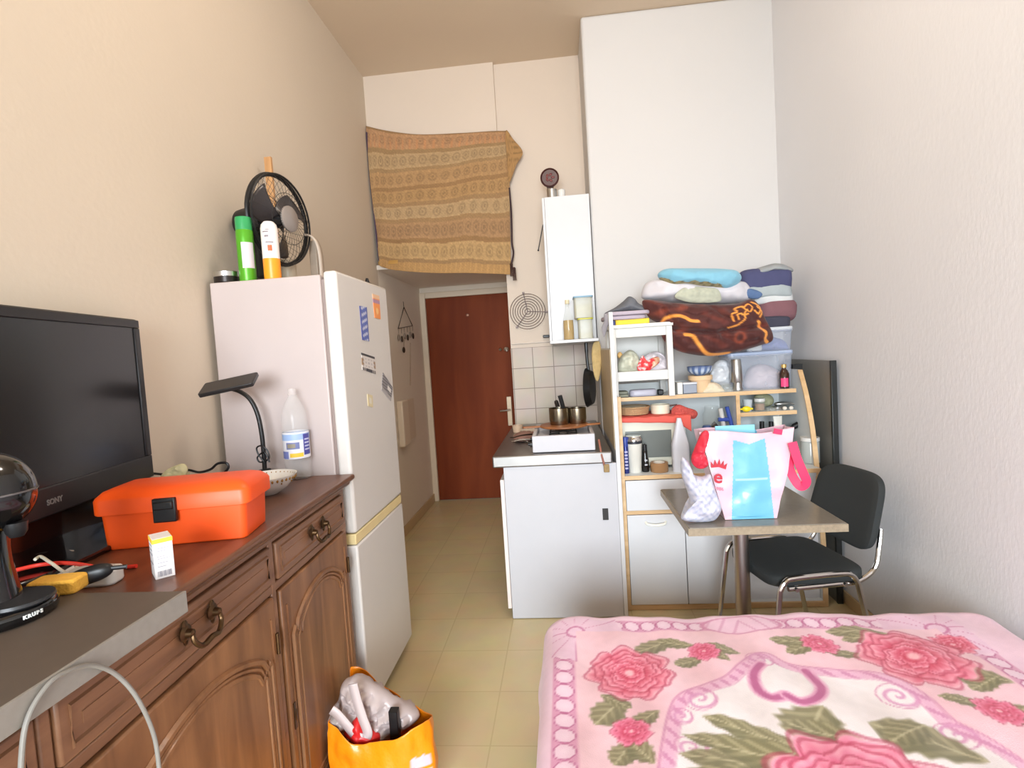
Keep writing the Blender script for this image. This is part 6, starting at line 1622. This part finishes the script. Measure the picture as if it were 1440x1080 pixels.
# ------------------------------------------------------------------ orange shopping bag on the floor
rim = [(433, 1008, 1.70), (455, 1015, 1.66), (478, 1030, 1.64), (502, 1047, 1.63), (540, 1042, 1.62), (578, 1024, 1.63), (603, 1012, 1.67), (601, 1002, 1.76), (568, 984, 1.83), (538, 966, 1.86), (517, 944, 1.87), (497, 937, 1.87), (481, 946, 1.86), (478, 966, 1.85), (468, 982, 1.83), (450, 992, 1.79), (436, 1002, 1.74)]
RM = smooth_line([at(x, y, Y=Yv) for x, y, Yv in rim], 8, True); NR = len(RM)
bc = sum(RM, Vector())/NR
def sbag(u, v):
    p = RM[int(round(u*NR)) % NR]; b = Vector((bc.x+(p.x-bc.x)*.93, bc.y+(p.y-bc.y)*.95, .002))
    if b.x < -.835: b.x = -.835
    q_ = b.lerp(p, v); bul = 1+.07*math.sin(PI*v)
    x, y = bc.x+(q_.x-bc.x)*bul, bc.y+(q_.y-bc.y)*bul
    d = .016*nz((q_.x, q_.y, q_.z), 11, 3)*(v if v < .98 else .98)+.007*nz((q_.x, q_.y, q_.z*.5), 34, 1)
    L = math.hypot(x-bc.x, y-bc.y)+1e-6
    return (max(x+(x-bc.x)/L*d, -.84), y+(y-bc.y)/L*d, q_.z)
SBG = thing('shopping_bag', 'bright orange shopping bag full of plastic bags on the floor before the sideboard', 'shopping bag', (bc.x, bc.y, 0))
mb = MB().grid(sbag, NR, 60, cu=True); mb.f.append(tuple(range(NR-1, -1, -1)))
obm = painted('orange laminated fabric', .35, .25, 60., coat=.15)
o = obj('bag', mb, obm, SBG, world=True, solid=.002)
L0 = at(592, 1060, Y=1.66)
def sb_paint(a):
    c = cols(len(a), (240, 138, 12)); 
    x0, x1 = at(580, 1060, Y=1.65).x, at(604, 1060, Y=1.68).x; u = (a[:, 0]-x0)/(x1-x0); f = a[:, 1] < bc.y+.02
    def zz(y): return at(592, y, Y=1.66).z
    def blk(y0, y1): return f & (u > 0) & (u < 1.3) & (a[:, 2] < zz(y0)-.012*np.abs((u-.5)*1.2)*(1 if y0 < 1060 else 0)+.0) & (a[:, 2] > zz(y1))
    w_ = blk(1052, 1069) & ~(f & (np.abs(u-.42) < .22) & (a[:, 2] > zz(1055))); c[w_] = (192, 182, 190)
    c[blk(1074, 1098)] = (192, 182, 190); c[blk(1104, 1122)] = (192, 182, 190)
    return c
paint(o, sb_paint)
film_w = plain('thin lilac white plastic', (182, 167, 164), .3, var=.1, scale=20)
p0 = [(450, 1020), (462, 1000), (476, 984), (482, 960), (492, 953), (502, 950), (520, 960), (540, 972), (568, 992), (590, 1006), (574, 1022), (548, 1036), (515, 1042), (480, 1034)]
tag(obj('plastic_bag', soft(p0, 1.765, .07, .034, 27, 6., 30, 8, .5), film_w), 'crumpled pinkish white plastic bag sticking out of the orange shopping bag', 'plastic bag')
mb = MB()
def loop_rib(name, pts, Y, label):
    L = smooth_line([at(x, y, Y=Y) for x, y in pts], 8); mb = MB(); v = []
    for i, p in enumerate(L):
        tt = (L[min(i+1, len(L)-1)]-L[max(i-1, 0)]).normalized(); n = tt.cross(Vector((0, 1, 0))).normalized(); v += [p-n*.016, p+n*.016]
    mb.add(v, [(2*i, 2*i+1, 2*i+3, 2*i+2) for i in range(len(L)-1)])
    return tag(obj(name, mb, plain('white bag loops', (198, 182, 180), .35, var=.05), solid=.004), label, 'strap')
loop_rib('bag_strap', [(496, 962), (502, 985), (510, 1010), (517, 1030), (512, 1038), (500, 1034), (488, 1020), (474, 1004), (466, 998)], 1.665, 'white loop of a carrier bag lying on the contents of the orange bag')
p0 = [(498, 1012), (506, 1008), (516, 1024), (534, 1034), (530, 1046), (508, 1050), (496, 1040), (484, 1030)]
tag(obj('red_packet', soft(p0, 1.69, .03, .01, 30, 2., 12, 6), plain('red packet', (208, 40, 40), .4, var=.1)), 'red packet half hidden in the orange shopping bag', 'packet')
a, b = at(556, 1028, Y=1.70), at(556, 998, Y=1.70)
tag(obj('black_box', MB().prism(rrect(.03, .03, .004), .0, (b.z-a.z)+.12, T(a.x, 1.70, a.z-.12)), black_pl), 'upright black pack at right inside the orange shopping bag', 'box')
p0 = [(463, 1012), (470, 1005), (482, 1004), (488, 1014), (484, 1026), (470, 1022)]
tag(obj('striped_packet', soft(p0, 1.69, .03, .01, 30, 4., 12, 6), plain('grey striped packet', (170, 160, 156), .5, var=.4, scale=60)), 'grey white packet at left inside the orange shopping bag', 'packet')
